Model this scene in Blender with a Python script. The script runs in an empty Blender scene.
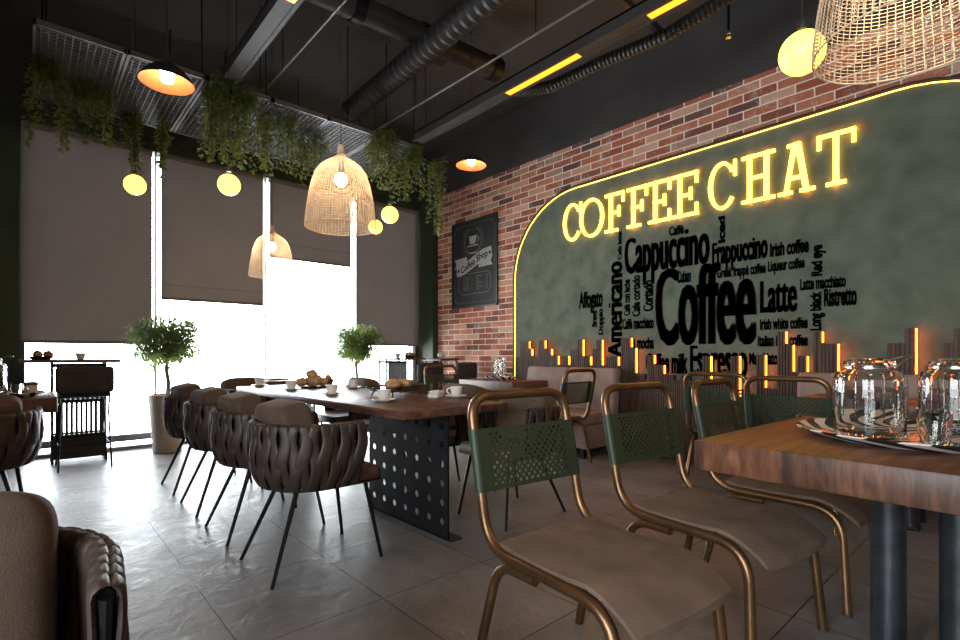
import bpy, bmesh, math, random
from mathutils import Vector, Matrix
random.seed(7)
PI = math.pi
SC = bpy.context.scene
COL = SC.collection

# ------------------------------------------------------------------ materials
def nmat(name):
    m = bpy.data.materials.new(name); m.use_nodes = True
    nt = m.node_tree
    b = nt.nodes['Principled BSDF']
    return m, nt, b

def N(nt, typ, **kw):
    n = nt.nodes.new(typ)
    for k, v in kw.items():
        if k in n.inputs: n.inputs[k].default_value = v
        else: setattr(n, k, v)
    return n

def link(nt, a, b): nt.links.new(a, b)

def ramp(nt, fac, stops):
    r = nt.nodes.new('ShaderNodeValToRGB')
    els = r.color_ramp.elements
    while len(els) < len(stops): els.new(0.5)
    for e, (p, c) in zip(els, stops):
        e.position = p; e.color = (c[0], c[1], c[2], 1)
    link(nt, fac, r.inputs[0])
    return r.outputs[0]

def coords(nt, scale=(1, 1, 1), kind='Object'):
    t = nt.nodes.new('ShaderNodeTexCoord'); m = nt.nodes.new('ShaderNodeMapping')
    m.inputs['Scale'].default_value = scale
    link(nt, t.outputs[kind], m.inputs[0])
    return m.outputs[0]

def simple(name, col, rough=.5, metal=0., var=.15, vs=8., bump=0., bs=60., spec=None):
    """plain surface with a little procedural tone variation and optional bump"""
    m, nt, b = nmat(name)
    v = coords(nt)
    n = N(nt, 'ShaderNodeTexNoise'); n.inputs['Scale'].default_value = vs; n.inputs['Detail'].default_value = 4
    link(nt, v, n.inputs['Vector'])
    c = ramp(nt, n.outputs['Fac'], [(.3, [x * (1 - var) for x in col]), (.7, [min(1, x * (1 + var)) for x in col])])
    link(nt, c, b.inputs['Base Color'])
    b.inputs['Roughness'].default_value = rough; b.inputs['Metallic'].default_value = metal
    if spec is not None: b.inputs['Specular IOR Level'].default_value = spec
    if bump:
        n2 = N(nt, 'ShaderNodeTexNoise'); n2.inputs['Scale'].default_value = bs; n2.inputs['Detail'].default_value = 3
        link(nt, v, n2.inputs['Vector'])
        bp = N(nt, 'ShaderNodeBump'); bp.inputs['Strength'].default_value = bump; bp.inputs['Distance'].default_value = .004
        link(nt, n2.outputs['Fac'], bp.inputs['Height']); link(nt, bp.outputs[0], b.inputs['Normal'])
    return m

def emit(name, col, strength):
    m, nt, b = nmat(name)
    b.inputs['Base Color'].default_value = (*[min(1, c) for c in col], 1)
    b.inputs['Emission Color'].default_value = (*col, 1)
    b.inputs['Emission Strength'].default_value = strength
    b.inputs['Roughness'].default_value = .4
    return m

def wood(name, c1, c2, c3, axis, rough=.45, scale=1.0, plank=0.):
    m, nt, b = nmat(name)
    s = [9 * scale] * 3; s[axis] = .9 * scale
    if plank: s[2] = 2.2 * scale
    v = coords(nt, s)
    n = N(nt, 'ShaderNodeTexNoise'); n.inputs['Scale'].default_value = 2.2; n.inputs['Detail'].default_value = 7; n.inputs['Distortion'].default_value = 1.2
    link(nt, v, n.inputs['Vector'])
    c = ramp(nt, n.outputs['Fac'], [(.28, c1), (.5, c2), (.74, c3)])
    n2 = N(nt, 'ShaderNodeTexNoise'); n2.inputs['Scale'].default_value = 14; n2.inputs['Detail'].default_value = 4
    link(nt, v, n2.inputs['Vector'])
    mx = N(nt, 'ShaderNodeMixRGB', blend_type='MULTIPLY'); mx.inputs[0].default_value = .5
    c2_ = ramp(nt, n2.outputs['Fac'], [(.3, (.55, .55, .55)), (.65, (1.15, 1.1, 1.05))])
    link(nt, c, mx.inputs[1]); link(nt, c2_, mx.inputs[2])
    out = mx.outputs[0]
    if plank:
        # butcher blocks: strips of slightly different tone across the grain
        vv = coords(nt)
        sp = N(nt, 'ShaderNodeSeparateXYZ'); link(nt, vv, sp.inputs[0])
        k = N(nt, 'ShaderNodeMath', operation='MULTIPLY'); k.inputs[1].default_value = 1 / plank
        link(nt, sp.outputs[1 - axis if axis < 2 else 0], k.inputs[0])
        fl = N(nt, 'ShaderNodeMath', operation='FLOOR'); link(nt, k.outputs[0], fl.inputs[0])
        wn = N(nt, 'ShaderNodeTexWhiteNoise', noise_dimensions='1D'); link(nt, fl.outputs[0], wn.inputs['W'])
        tone = ramp(nt, wn.outputs['Value'], [(0., (.55, .55, .6)), (1., (1.2, 1.1, 1.0))])
        m2 = N(nt, 'ShaderNodeMixRGB', blend_type='MULTIPLY'); m2.inputs[0].default_value = .85
        link(nt, out, m2.inputs[1]); link(nt, tone, m2.inputs[2]); out = m2.outputs[0]
    link(nt, out, b.inputs['Base Color'])
    b.inputs['Roughness'].default_value = rough
    bp = N(nt, 'ShaderNodeBump'); bp.inputs['Strength'].default_value = .25; bp.inputs['Distance'].default_value = .003
    link(nt, n2.outputs['Fac'], bp.inputs['Height']); link(nt, bp.outputs[0], b.inputs['Normal'])
    return m

def brick_mat():
    m, nt, b = nmat('brick')
    v = coords(nt, (1, 1, 1), 'UV')
    def bt(c1, c2, mo):
        t = nt.nodes.new('ShaderNodeTexBrick')
        t.offset = .5; t.squash = 1
        t.inputs['Color1'].default_value = (*c1, 1); t.inputs['Color2'].default_value = (*c2, 1); t.inputs['Mortar'].default_value = (*mo, 1)
        t.inputs['Scale'].default_value = 1; t.inputs['Mortar Size'].default_value = .0065; t.inputs['Mortar Smooth'].default_value = .25
        t.inputs['Bias'].default_value = 0; t.inputs['Brick Width'].default_value = .28; t.inputs['Row Height'].default_value = .080
        return t
    # wobble so the edges are not ruler straight
    nz = N(nt, 'ShaderNodeTexNoise'); nz.inputs['Scale'].default_value = 16; nz.inputs['Detail'].default_value = 3
    link(nt, v, nz.inputs['Vector'])
    va = N(nt, 'ShaderNodeVectorMath', operation='SUBTRACT'); va.inputs[1].default_value = (.5, .5, .5); link(nt, nz.outputs['Color'], va.inputs[0])
    vs = N(nt, 'ShaderNodeVectorMath', operation='SCALE'); vs.inputs['Scale'].default_value = .009; link(nt, va.outputs[0], vs.inputs[0])
    vv = N(nt, 'ShaderNodeVectorMath', operation='ADD'); link(nt, v, vv.inputs[0]); link(nt, vs.outputs[0], vv.inputs[1])
    t = bt((0, 0, 0), (1, 1, 1), (.5, .5, .5)); link(nt, vv.outputs[0], t.inputs['Vector'])
    col = ramp(nt, t.outputs['Color'], [(.0, (.09, .045, .04)), (.18, (.25, .062, .036)), (.42, (.40, .105, .055)), (.62, (.48, .175, .095)), (.82, (.55, .31, .21)), (1., (.27, .14, .10))])
    n1 = N(nt, 'ShaderNodeTexNoise'); n1.inputs['Scale'].default_value = 38; n1.inputs['Detail'].default_value = 6; n1.inputs['Roughness'].default_value = .7
    link(nt, v, n1.inputs['Vector'])
    n2 = N(nt, 'ShaderNodeTexNoise'); n2.inputs['Scale'].default_value = 5; n2.inputs['Detail'].default_value = 5
    link(nt, v, n2.inputs['Vector'])
    # lime smears left on the faces
    mu = N(nt, 'ShaderNodeMath', operation='MULTIPLY'); link(nt, n1.outputs['Fac'], mu.inputs[0]); link(nt, n2.outputs['Fac'], mu.inputs[1])
    sm = ramp(nt, mu.outputs[0], [(.27, (0, 0, 0)), (.45, (.7, .7, .7))])
    mx = N(nt, 'ShaderNodeMixRGB'); link(nt, sm, mx.inputs[0]); link(nt, col, mx.inputs[1]); mx.inputs[2].default_value = (.64, .52, .41, 1)
    mm = N(nt, 'ShaderNodeMixRGB'); link(nt, t.outputs['Fac'], mm.inputs[0]); link(nt, mx.outputs[0], mm.inputs[1]); mm.inputs[2].default_value = (.82, .70, .58, 1)
    link(nt, mm.outputs[0], b.inputs['Base Color'])
    b.inputs['Roughness'].default_value = .85
    inv = N(nt, 'ShaderNodeMath', operation='SUBTRACT'); inv.inputs[0].default_value = 1; link(nt, t.outputs['Fac'], inv.inputs[1])
    ad = N(nt, 'ShaderNodeMath', operation='MULTIPLY_ADD'); link(nt, n1.outputs['Fac'], ad.inputs[0]); ad.inputs[1].default_value = .5; link(nt, inv.outputs[0], ad.inputs[2])
    bp = N(nt, 'ShaderNodeBump'); bp.inputs['Strength'].default_value = .8; bp.inputs['Distance'].default_value = .012
    link(nt, ad.outputs[0], bp.inputs['Height']); link(nt, bp.outputs[0], b.inputs['Normal'])
    return m

def floor_mat():
    m, nt, b = nmat('slate_tile')
    v = coords(nt)
    mp = N(nt, 'ShaderNodeMapping'); link(nt, v, mp.inputs[0]); mp.inputs['Location'].default_value = (.0, -.05, 0)
    t = nt.nodes.new('ShaderNodeTexBrick'); t.offset = 0
    t.inputs['Color1'].default_value = (0, 0, 0, 1); t.inputs['Color2'].default_value = (1, 1, 1, 1)
    t.inputs['Scale'].default_value = 1; t.inputs['Mortar Size'].default_value = .0028; t.inputs['Mortar Smooth'].default_value = .1
    t.inputs['Brick Width'].default_value = .5715; t.inputs['Row Height'].default_value = .615
    link(nt, mp.outputs[0], t.inputs['Vector'])
    n1 = N(nt, 'ShaderNodeTexNoise'); n1.inputs['Scale'].default_value = 2.3; n1.inputs['Detail'].default_value = 8; n1.inputs['Roughness'].default_value = .62
    link(nt, v, n1.inputs['Vector'])
    c = ramp(nt, n1.outputs['Fac'], [(.3, (.135, .130, .130)), (.55, (.205, .198, .197)), (.75, (.27, .262, .26))])
    tone = ramp(nt, t.outputs['Color'], [(0, (.88, .88, .88)), (1, (1.08, 1.08, 1.08))])
    mt = N(nt, 'ShaderNodeMixRGB', blend_type='MULTIPLY'); mt.inputs[0].default_value = 1; link(nt, c, mt.inputs[1]); link(nt, tone, mt.inputs[2])
    mm = N(nt, 'ShaderNodeMixRGB'); link(nt, t.outputs['Fac'], mm.inputs[0]); link(nt, mt.outputs[0], mm.inputs[1]); mm.inputs[2].default_value = (.02, .02, .02, 1)
    link(nt, mm.outputs[0], b.inputs['Base Color'])
    n2 = N(nt, 'ShaderNodeTexNoise'); n2.inputs['Scale'].default_value = 9; n2.inputs['Detail'].default_value = 9; n2.inputs['Roughness'].default_value = .6; n2.inputs['Distortion'].default_value = .6
    link(nt, v, n2.inputs['Vector'])
    rr = ramp(nt, n1.outputs['Fac'], [(.3, (.30, .30, .30)), (.7, (.46, .46, .46))]); link(nt, rr, b.inputs['Roughness'])
    sb = N(nt, 'ShaderNodeMath', operation='SUBTRACT'); link(nt, n2.outputs['Fac'], sb.inputs[0]); link(nt, t.outputs['Fac'], sb.inputs[1])
    bp = N(nt, 'ShaderNodeBump'); bp.inputs['Strength'].default_value = .55; bp.inputs['Distance'].default_value = .012
    link(nt, sb.outputs[0], bp.inputs['Height']); link(nt, bp.outputs[0], b.inputs['Normal'])
    return m

def glass(name, tint=(1, 1, 1), rough=0.):
    m, nt, b = nmat(name)
    b.inputs['Base Color'].default_value = (*tint, 1); b.inputs['Roughness'].default_value = rough
    b.inputs['Transmission Weight'].default_value = 1; b.inputs['IOR'].default_value = 1.45
    return m

def pane_mat():
    m = bpy.data.materials.new('window_pane'); m.use_nodes = True; nt = m.node_tree
    nt.nodes.clear()
    o = nt.nodes.new('ShaderNodeOutputMaterial'); tr = nt.nodes.new('ShaderNodeBsdfTransparent'); gl = nt.nodes.new('ShaderNodeBsdfGlossy')
    fr = nt.nodes.new('ShaderNodeFresnel'); fr.inputs[0].default_value = 1.3
    gl.inputs['Roughness'].default_value = .02; tr.inputs[0].default_value = (.97, .985, .98, 1)
    mx = nt.nodes.new('ShaderNodeMixShader'); link(nt, fr.outputs[0], mx.inputs[0]); link(nt, tr.outputs[0], mx.inputs[1]); link(nt, gl.outputs[0], mx.inputs[2])
    link(nt, mx.outputs[0], o.inputs[0])
    return m

def leaf_mat(name, c1, c2):
    m, nt, b = nmat(name)
    gi = N(nt, 'ShaderNodeTexNoise'); gi.inputs['Scale'].default_value = 9; link(nt, coords(nt), gi.inputs['Vector'])
    link(nt, ramp(nt, gi.outputs['Fac'], [(.35, c1), (.65, c2)]), b.inputs['Base Color'])
    b.inputs['Roughness'].default_value = .5
    b.inputs['Transmission Weight'].default_value = 0
    # thin leaves let some light through
    tl = nt.nodes.new('ShaderNodeBsdfTranslucent'); tl.inputs[0].default_value = (c2[0] * 1.5, c2[1] * 1.5, c2[2], 1)
    mx = nt.nodes.new('ShaderNodeMixShader'); mx.inputs[0].default_value = .35
    out = nt.nodes['Material Output']
    link(nt, b.outputs[0], mx.inputs[1]); link(nt, tl.outputs[0], mx.inputs[2]); link(nt, mx.outputs[0], out.inputs[0])
    return m

def stripe_mat():
    m, nt, b = nmat('zebra_glaze')
    v = coords(nt)
    sp = N(nt, 'ShaderNodeSeparateXYZ'); link(nt, v, sp.inputs[0])
    at = N(nt, 'ShaderNodeMath', operation='ARCTAN2'); link(nt, sp.outputs[1], at.inputs[0]); link(nt, sp.outputs[0], at.inputs[1])
    ln = N(nt, 'ShaderNodeVectorMath', operation='LENGTH'); link(nt, v, ln.inputs[0])
    sw = N(nt, 'ShaderNodeMath', operation='MULTIPLY_ADD'); link(nt, ln.outputs['Value'], sw.inputs[0]); sw.inputs[1].default_value = 5.0; link(nt, at.outputs[0], sw.inputs[2])
    nz = N(nt, 'ShaderNodeTexNoise'); nz.inputs['Scale'].default_value = 5; link(nt, v, nz.inputs['Vector'])
    s2 = N(nt, 'ShaderNodeMath', operation='MULTIPLY_ADD'); link(nt, nz.outputs['Fac'], s2.inputs[0]); s2.inputs[1].default_value = .35; link(nt, sw.outputs[0], s2.inputs[2])
    k = N(nt, 'ShaderNodeMath', operation='MULTIPLY'); link(nt, s2.outputs[0], k.inputs[0]); k.inputs[1].default_value = 15
    si = N(nt, 'ShaderNodeMath', operation='SINE'); link(nt, k.outputs[0], si.inputs[0])
    link(nt, ramp(nt, si.outputs[0], [(.0, (.012, .011, .011)), (.06, (.72, .69, .65))]), b.inputs['Base Color'])
    b.inputs['Roughness'].default_value = .25
    return m

MT = {}
MT['brick'] = brick_mat(); MT['floor'] = floor_mat(); MT['pane'] = pane_mat()
MT['black_paint'] = simple('black_paint', (.042, .037, .035), .8, var=.2, vs=2, bump=.2, bs=30)
MT['ceiling'] = simple('ceiling_paint', (.050, .043, .039), .85, var=.2, vs=2, bump=.2, bs=30)
MT['green_wall'] = simple('green_wall', (.024, .036, .016), .7, var=.1, vs=3)
MT['plain_wall'] = simple('plain_wall', (.30, .28, .26), .9)
MT['panel_green'] = simple('panel_plaster', (.108, .128, .096), .85, var=.22, vs=5, bump=.6, bs=55, spec=.25)
MT['print_black'] = simple('print_black', (.008, .005, .004), .9, var=.1, spec=.05)
MT['frame_dark'] = simple('dark_frame', (.02, .02, .02), .45)
MT['mullion'] = simple('mullion_grey', (.62, .62, .63), .4)
MT['blind'] = simple('blind_fabric', (.20, .178, .168), .95, var=.06, vs=3, bump=.25, bs=900, spec=.1)
_nt = MT['blind'].node_tree                       # woven screen: a trace of daylight comes through
_tl = _nt.nodes.new('ShaderNodeBsdfTranslucent'); _tl.inputs[0].default_value = (.070, .064, .064, 1)
_ad = _nt.nodes.new('ShaderNodeAddShader'); link(_nt, _nt.nodes['Principled BSDF'].outputs[0], _ad.inputs[0]); link(_nt, _tl.outputs[0], _ad.inputs[1]); link(_nt, _ad.outputs[0], _nt.nodes['Material Output'].inputs[0])
MT['blind_hem'] = simple('blind_hem', (.17, .15, .14), .85, var=.05)
MT['black_metal'] = simple('black_metal', (.014, .014, .015), .38, .6, var=.15)
MT['plate_metal'] = simple('plate_metal', (.016, .018, .021), .42, .4, var=.2, vs=5)
MT['grey_metal'] = simple('grey_metal', (.17, .165, .165), .45, .4, var=.15)
MT['track_body'] = simple('track_body', (.030, .026, .023), .65, 0, var=.15)
MT['duct'] = simple('duct', (.045, .041, .04), .5, .5, var=.2)
MT['steel_leg'] = simple('brushed_dark_steel', (.065, .072, .082), .34, .75, var=.3, vs=12)
MT['brass'] = simple('bronze_tube', (.20, .112, .055), .36, .85, var=.25, vs=10)
MT['strap'] = simple('brown_leather_strap', (.036, .023, .018), .52, var=.3, vs=14, bump=.15, bs=180)
MT['seat_leather'] = simple('seat_leather', (.10, .052, .028), .5, var=.25, vs=10, bump=.1, bs=150)
MT['pillow'] = simple('brown_suede', (.082, .052, .035), .9, var=.2, vs=9, bump=.3, bs=300)
MT['taupe'] = simple('taupe_suede', (.130, .086, .060), .95, var=.26, vs=8, bump=.3, bs=250)
MT['sofa'] = simple('mauve_suede', (.27, .195, .165), .9, var=.2, vs=6, bump=.3, bs=250)
MT['green_sheet'] = simple('green_leather', (.021, .034, .0155), .5, var=.14, vs=9, bump=.1, bs=220)
MT['grey_slat'] = simple('grey_slat', (.06, .056, .054), .6, var=.15)
MT['pad_dark'] = simple('charcoal_pad', (.035, .032, .03), .75, var=.15)
MT['wood_long'] = wood('walnut_top', (.032, .014, .010), (.085, .036, .024), (.17, .08, .052), 1, .35)
MT['wood_block'] = wood('oak_block', (.050, .021, .013), (.125, .053, .028), (.215, .102, .055), 0, .45, plank=.12)
MT['wood_bar'] = wood('bar_wood', (.06, .03, .02), (.13, .07, .045), (.2, .12, .08), 0, .5)
MT['wood_board'] = wood('dark_slat', (.022, .011, .008), (.062, .028, .017), (.115, .056, .034), 2, .6)
MT['wood_serve'] = wood('serving_board', (.10, .05, .03), (.20, .11, .065), (.30, .18, .11), 1, .5)
MT['trunk'] = simple('bark', (.20, .16, .12), .9, var=.3, vs=25)
MT['pot'] = simple('stone_pot', (.42, .36, .31), .8, var=.1, vs=10)
MT['soil'] = simple('soil', (.03, .02, .014), 1)
MT['leaf_tree'] = leaf_mat('olive_leaf', (.06, .10, .028), (.17, .23, .08))
MT['leaf_ivy'] = leaf_mat('ivy_leaf', (.038, .075, .016), (.16, .17, .034))
MT['stem'] = simple('vine_stem', (.06, .055, .02), .8)
MT['porcelain'] = simple('porcelain', (.70, .66, .61), .25, var=.04)
MT['napkin'] = simple('napkin', (.62, .56, .50), .95, var=.05)
MT['bread'] = simple('bread_crust', (.42, .26, .12), .8, var=.4, vs=25, bump=.4, bs=60)
MT['wire'] = simple('dark_wire', (.05, .035, .03), .4, .7)
MT['steel_wire'] = simple('steel_wire', (.6, .58, .55), .25, 1)
MT['glass'] = glass('clear_glass', (.97, .98, .97))
MT['zebra'] = stripe_mat()
MT['coffee'] = simple('dark_lid', (.09, .05, .035), .5)
MT['rattan'] = simple('rattan', (.52, .39, .255), .7, var=.25, vs=30)
MT['copper'] = simple('copper_inside', (.20, .034, .004), .7, .0, var=.05)
MT['shade_out'] = simple('shade_outside', (.03, .025, .022), .5, .5)
MT['white_line'] = simple('chalk_white', (.36, .34, .33), .9, var=.3, vs=40)
MT['chalk'] = simple('chalk_grey', (.115, .11, .105), .9, var=.3, vs=40)
MT['board'] = simple('chalkboard', (.013, .0125, .0125), .7, var=.3, vs=6)
MT['neon_letter'] = emit('neon_letter', (1, .56, .055), 6.5)
MT['neon_edge'] = emit('neon_edge', (1, .56, .09), 5.0)
MT['led'] = emit('orange_led', (1, .15, .007), 20)
MT['track_led'] = emit('track_led', (1, .24, .012), 3.2)
MT['globe'] = emit('globe_glow', (1, .62, .085), 3.7)
MT['bulb'] = emit('bulb_glow', (1, .78, .52), 210)
MT['bulb_hot'] = emit('dome_bulb_glow', (1, .62, .34), 170)

# ------------------------------------------------------------------ mesh builder
class MB:
    def __init__(s): s.v = []; s.f = []; s.uv = None
    def add(s, vs, fs):
        o = len(s.v); s.v += [tuple(p) for p in vs]; s.f += [tuple(o + i for i in f) for f in fs]; return s
    def box(s, a, b, M=None):
        (x0, y0, z0), (x1, y1, z1) = a, b
        vs = [(x0, y0, z0), (x1, y0, z0), (x1, y1, z0), (x0, y1, z0), (x0, y0, z1), (x1, y0, z1), (x1, y1, z1), (x0, y1, z1)]
        if M is not None: vs = [M @ Vector(p) for p in vs]
        return s.add(vs, [(0, 3, 2, 1), (4, 5, 6, 7), (0, 1, 5, 4), (1, 2, 6, 5), (2, 3, 7, 6), (3, 0, 4, 7)])
    def rbox(s, a, b, r=.01, seg=3, M=None):
        bm = bmesh.new(); bmesh.ops.create_cube(bm, size=1)
        c = [(a[i] + b[i]) / 2 for i in range(3)]; d = [abs(b[i] - a[i]) for i in range(3)]
        for v in bm.verts: v.co = Vector((v.co.x * d[0] + c[0], v.co.y * d[1] + c[1], v.co.z * d[2] + c[2]))
        bmesh.ops.bevel(bm, geom=bm.edges[:], offset=min(r, min(d) * .49), segments=seg, profile=.5, affect='EDGES')
        s.bm(bm, M); return s
    def bm(s, bm, M=None):
        bm.verts.ensure_lookup_table(); bm.verts.index_update()
        s.add([(M @ v.co if M is not None else v.co) for v in bm.verts], [[v.index for v in f.verts] for f in bm.faces]); bm.free()
    def tube(s, pts, r, n=8, cap=True, closed=False, up=None):
        P = [Vector(p) for p in pts]; k = len(P)
        rr = r if isinstance(r, (list, tuple)) else [r] * k
        T = []
        for i in range(k):
            a = P[(i - 1) % k] if (closed or i > 0) else P[i]; b = P[(i + 1) % k] if (closed or i < k - 1) else P[i]
            t = (b - a)
            T.append(t.normalized() if t.length > 1e-9 else Vector((0, 0, 1)))
        u = Vector(up) if up else (Vector((0, 0, 1)) if abs(T[0].z) < .9 else Vector((1, 0, 0)))
        vs = []
        for i in range(k):
            u = (u - T[i] * u.dot(T[i]))
            if u.length < 1e-6: u = T[i].orthogonal()
            u.normalize(); w = T[i].cross(u)
            for j in range(n):
                a = 2 * PI * j / n
                vs.append(P[i] + (u * math.cos(a) + w * math.sin(a)) * rr[i])
        fs = []
        for i in range(k if closed else k - 1):
            for j in range(n):
                i2 = (i + 1) % k
                fs.append((i * n + j, i * n + (j + 1) % n, i2 * n + (j + 1) % n, i2 * n + j))
        if cap and not closed:
            fs.append(tuple(range(n - 1, -1, -1))); fs.append(tuple((k - 1) * n + j for j in range(n)))
        return s.add(vs, fs)
    def cyl(s, a, b, r, n=12): return s.tube([a, b], r, n)
    def lathe(s, prof, n=24, c=(0, 0, 0), close=False):
        k = len(prof); vs = []
        for (r, z) in prof:
            for j in range(n):
                a = 2 * PI * j / n; vs.append((c[0] + max(r, 1e-5) * math.cos(a), c[1] + max(r, 1e-5) * math.sin(a), c[2] + z))
        fs = []
        for i in range(k if close else k - 1):
            i2 = (i + 1) % k
            for j in range(n): fs.append((i * n + j, i * n + (j + 1) % n, i2 * n + (j + 1) % n, i2 * n + j))
        return s.add(vs, fs)
    def ell(s, c, rad, n=14, m=9, M=None, p=1.0):
        vs = []; fs = []
        for i in range(m + 1):
            t = PI * i / m
            for j in range(n):
                a = 2 * PI * j / n
                f = lambda q: math.copysign(abs(q) ** p, q)
                q = Vector((rad[0] * f(math.sin(t)) * f(math.cos(a)), rad[1] * f(math.sin(t)) * f(math.sin(a)), rad[2] * f(math.cos(t))))
                if M is not None: q = M @ q
                vs.append(q + Vector(c))
        for i in range(m):
            for j in range(n): fs.append((i * n + j, (i + 1) * n + j, (i + 1) * n + (j + 1) % n, i * n + (j + 1) % n))
        return s.add(vs, fs)
    def build(s, name, mat, parent=None, smooth=True, loc=None):
        me = bpy.data.meshes.new(name); me.from_pydata(s.v, [], s.f); me.update()
        me.materials.append(MT[mat] if isinstance(mat, str) else mat)
        bm = bmesh.new(); bm.from_mesh(me)
        bmesh.ops.recalc_face_normals(bm, faces=bm.faces[:])
        if s.uv:
            l = bm.loops.layers.uv.new('UVMap')
            for f in bm.faces:
                for lp in f.loops: lp[l].uv = s.uv(lp.vert.co)
        if smooth:
            for f in bm.faces: f.smooth = True
            for e in bm.edges:
                if len(e.link_faces) == 2 and e.calc_face_angle(0) > math.radians(38 if smooth is True else smooth): e.smooth = False
        bm.to_mesh(me); bm.free()
        o = bpy.data.objects.new(name, me); COL.objects.link(o)
        if parent is not None: o.parent = parent
        if loc: o.location = loc
        return o

def thing(name, label, cat, loc=(0, 0, 0), rot=0, group=None):
    o = bpy.data.objects.new(name, None); COL.objects.link(o)
    o.empty_display_size = .1; o.location = loc
    o.rotation_euler = (0, 0, rot) if not isinstance(rot, tuple) else rot
    o['label'] = label; o['category'] = cat
    if group: o['group'] = group
    return o

def tag(o, label, cat, group=None):
    o['label'] = label; o['category'] = cat
    if group: o['group'] = group
    return o

def dup(root, label, loc, rot=0, group=None):
    r = root.copy(); COL.objects.link(r); r.location = loc
    r.rotation_euler = (0, 0, rot) if not isinstance(rot, tuple) else rot
    r['label'] = label
    if group: r['group'] = group
    for ch in list(root.children):
        c = ch.copy(); COL.objects.link(c); c.parent = r
        for g in list(ch.children):
            d = g.copy(); COL.objects.link(d); d.parent = c
    return r

def struct(o): o['kind'] = 'structure'; return o

def arc_pts(c, r, a0, a1, n, ax=(0, 1)):
    out = []
    for i in range(n + 1):
        a = a0 + (a1 - a0) * i / n; p = [c[0], c[1], c[2]]
        p[ax[0]] += r * math.cos(a); p[ax[1]] += r * math.sin(a); out.append(tuple(p))
    return out

def fillet(pts, rad, n=6):
    """polyline with rounded corners"""
    P = [Vector(p) for p in pts]; out = [P[0]]
    for i in range(1, len(P) - 1):
        a, b, c = P[i - 1], P[i], P[i + 1]
        d1 = (a - b); d2 = (c - b)
        r = rad[i] if isinstance(rad, dict) and i in rad else (rad if not isinstance(rad, dict) else .0)
        k = min(r, d1.length * .49, d2.length * .49)
        if k < 1e-4: out.append(b); continue
        p1 = b + d1.normalized() * k; p2 = b + d2.normalized() * k
        for j in range(n + 1):
            t = j / n; out.append((p1 * (1 - t) + b * t) * (1 - t) + (b * (1 - t) + p2 * t) * t)
    out.append(P[-1]); return out

def perforated(x0, x1, z0, z1, nx, nz, r, holes, y=0., n=8):
    """flat sheet in XZ with real round holes; holes(i,j) -> bool"""
    mb = MB(); dx = (x1 - x0) / nx; dz = (z1 - z0) / nz
    for i in range(nx):
        for j in range(nz):
            a, b = x0 + i * dx, z0 + j * dz
            if not holes(i, j):
                mb.add([(a, y, b), (a + dx, y, b), (a + dx, y, b + dz), (a, y, b + dz)], [(0, 1, 2, 3)]); continue
            cx, cz = a + dx / 2, b + dz / 2
            inn = []; outn = []
            for k in range(n):
                t = 2 * PI * (k + .5) / n - PI * .5
                c, s_ = math.cos(t), math.sin(t); inn.append((cx + r * c, y, cz + r * s_))
                q = max(abs(c), abs(s_)); outn.append((cx + dx / 2 * c / q, y, cz + dz / 2 * s_ / q))
            cor = [(a + dx, y, b), (a + dx, y, b + dz), (a, y, b + dz), (a, y, b)]
            vs = inn + outn + cor; fs = []
            for k in range(n):
                k2 = (k + 1) % n; fs.append((k, k2, n + k2, n + k))
            # n = 8: corners fall between samples 0-1, 2-3, 4-5, 6-7
            for q, k in enumerate((0, 2, 4, 6)): fs.append((n + k, n + (k + 1) % n, 2 * n + q))
            mb.add(vs, fs)
    return mb

# ------------------------------------------------------------------ the room
XW, YW, ZB, ZC = 4.88, 6.86, 3.57, 4.35
XL, YB = -2.6, -2.2
MB().box((XL, YB, -.1), (XW + .2, YW + .2, 0)).build('floor', 'floor', smooth=False)['kind'] = 'structure'
MB().box((XL, YB, ZC), (XW + .2, YW + .2, ZC + .1)).build('ceiling', 'ceiling', smooth=False)['kind'] = 'structure'
w = MB().box((XW, YB, 0), (XW + .2, YW + .2, ZB)); w.uv = lambda p: (-p.y, p.z)
struct(w.build('wall_right', 'brick', smooth=False))
struct(MB().box((XW - .012, YB, ZB), (XW + .2, YW + .2, ZC)).build('wall_upper_right', 'black_paint', smooth=False))
# window wall: green masonry around four bays of full height glass
WX0, WX1 = -.067, 4.72
m = MB(); m.box((XL, YW - .02, 0), (WX0, YW + .18, 3.555)); m.box((WX0, YW - .02, 3.40), (WX1, YW + .18, 3.555)); m.box((WX1, YW - .02, 0), (XW, YW + .18, 3.555))
struct(m.build('wall_front', 'green_wall', smooth=False))
struct(MB().box((XL, YW - .03, 3.555), (XW, YW + .18, ZC)).build('wall_upper_front', 'black_paint', smooth=False))
struct(MB().box((4.775, 6.43, 0), (XW, YW - .02, 3.57)).build('column', 'green_wall', smooth=False))
struct(MB().box((XL - .15, 1.2, 0), (XL, YW, ZC)).box((XL - .15, YB, 3.3), (XL, 1.2, ZC)).box((XL - .15, YB, 0), (XL, YB + .3, 3.3)).box((XL - .15, YB, 0), (XL, 1.2, .85)).box((XL - .15, YB, 2.5), (XL, 1.2, 3.3)).build('wall_left', 'green_wall', smooth=False))
struct(MB().box((XL - .15, YB - .15, 0), (XW + .2, YB, ZC)).build('wall_back', 'plain_wall', smooth=False))
struct(MB().box((XL - .09, YB + .3, .85), (XL - .07, 1.2, 2.5)).build('window_5', 'pane', smooth=False))  # unseen window, added to fill the foreground with daylight from the left
MULL = [WX0 + .0, 1.105, 2.335, 3.593, WX1]
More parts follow.
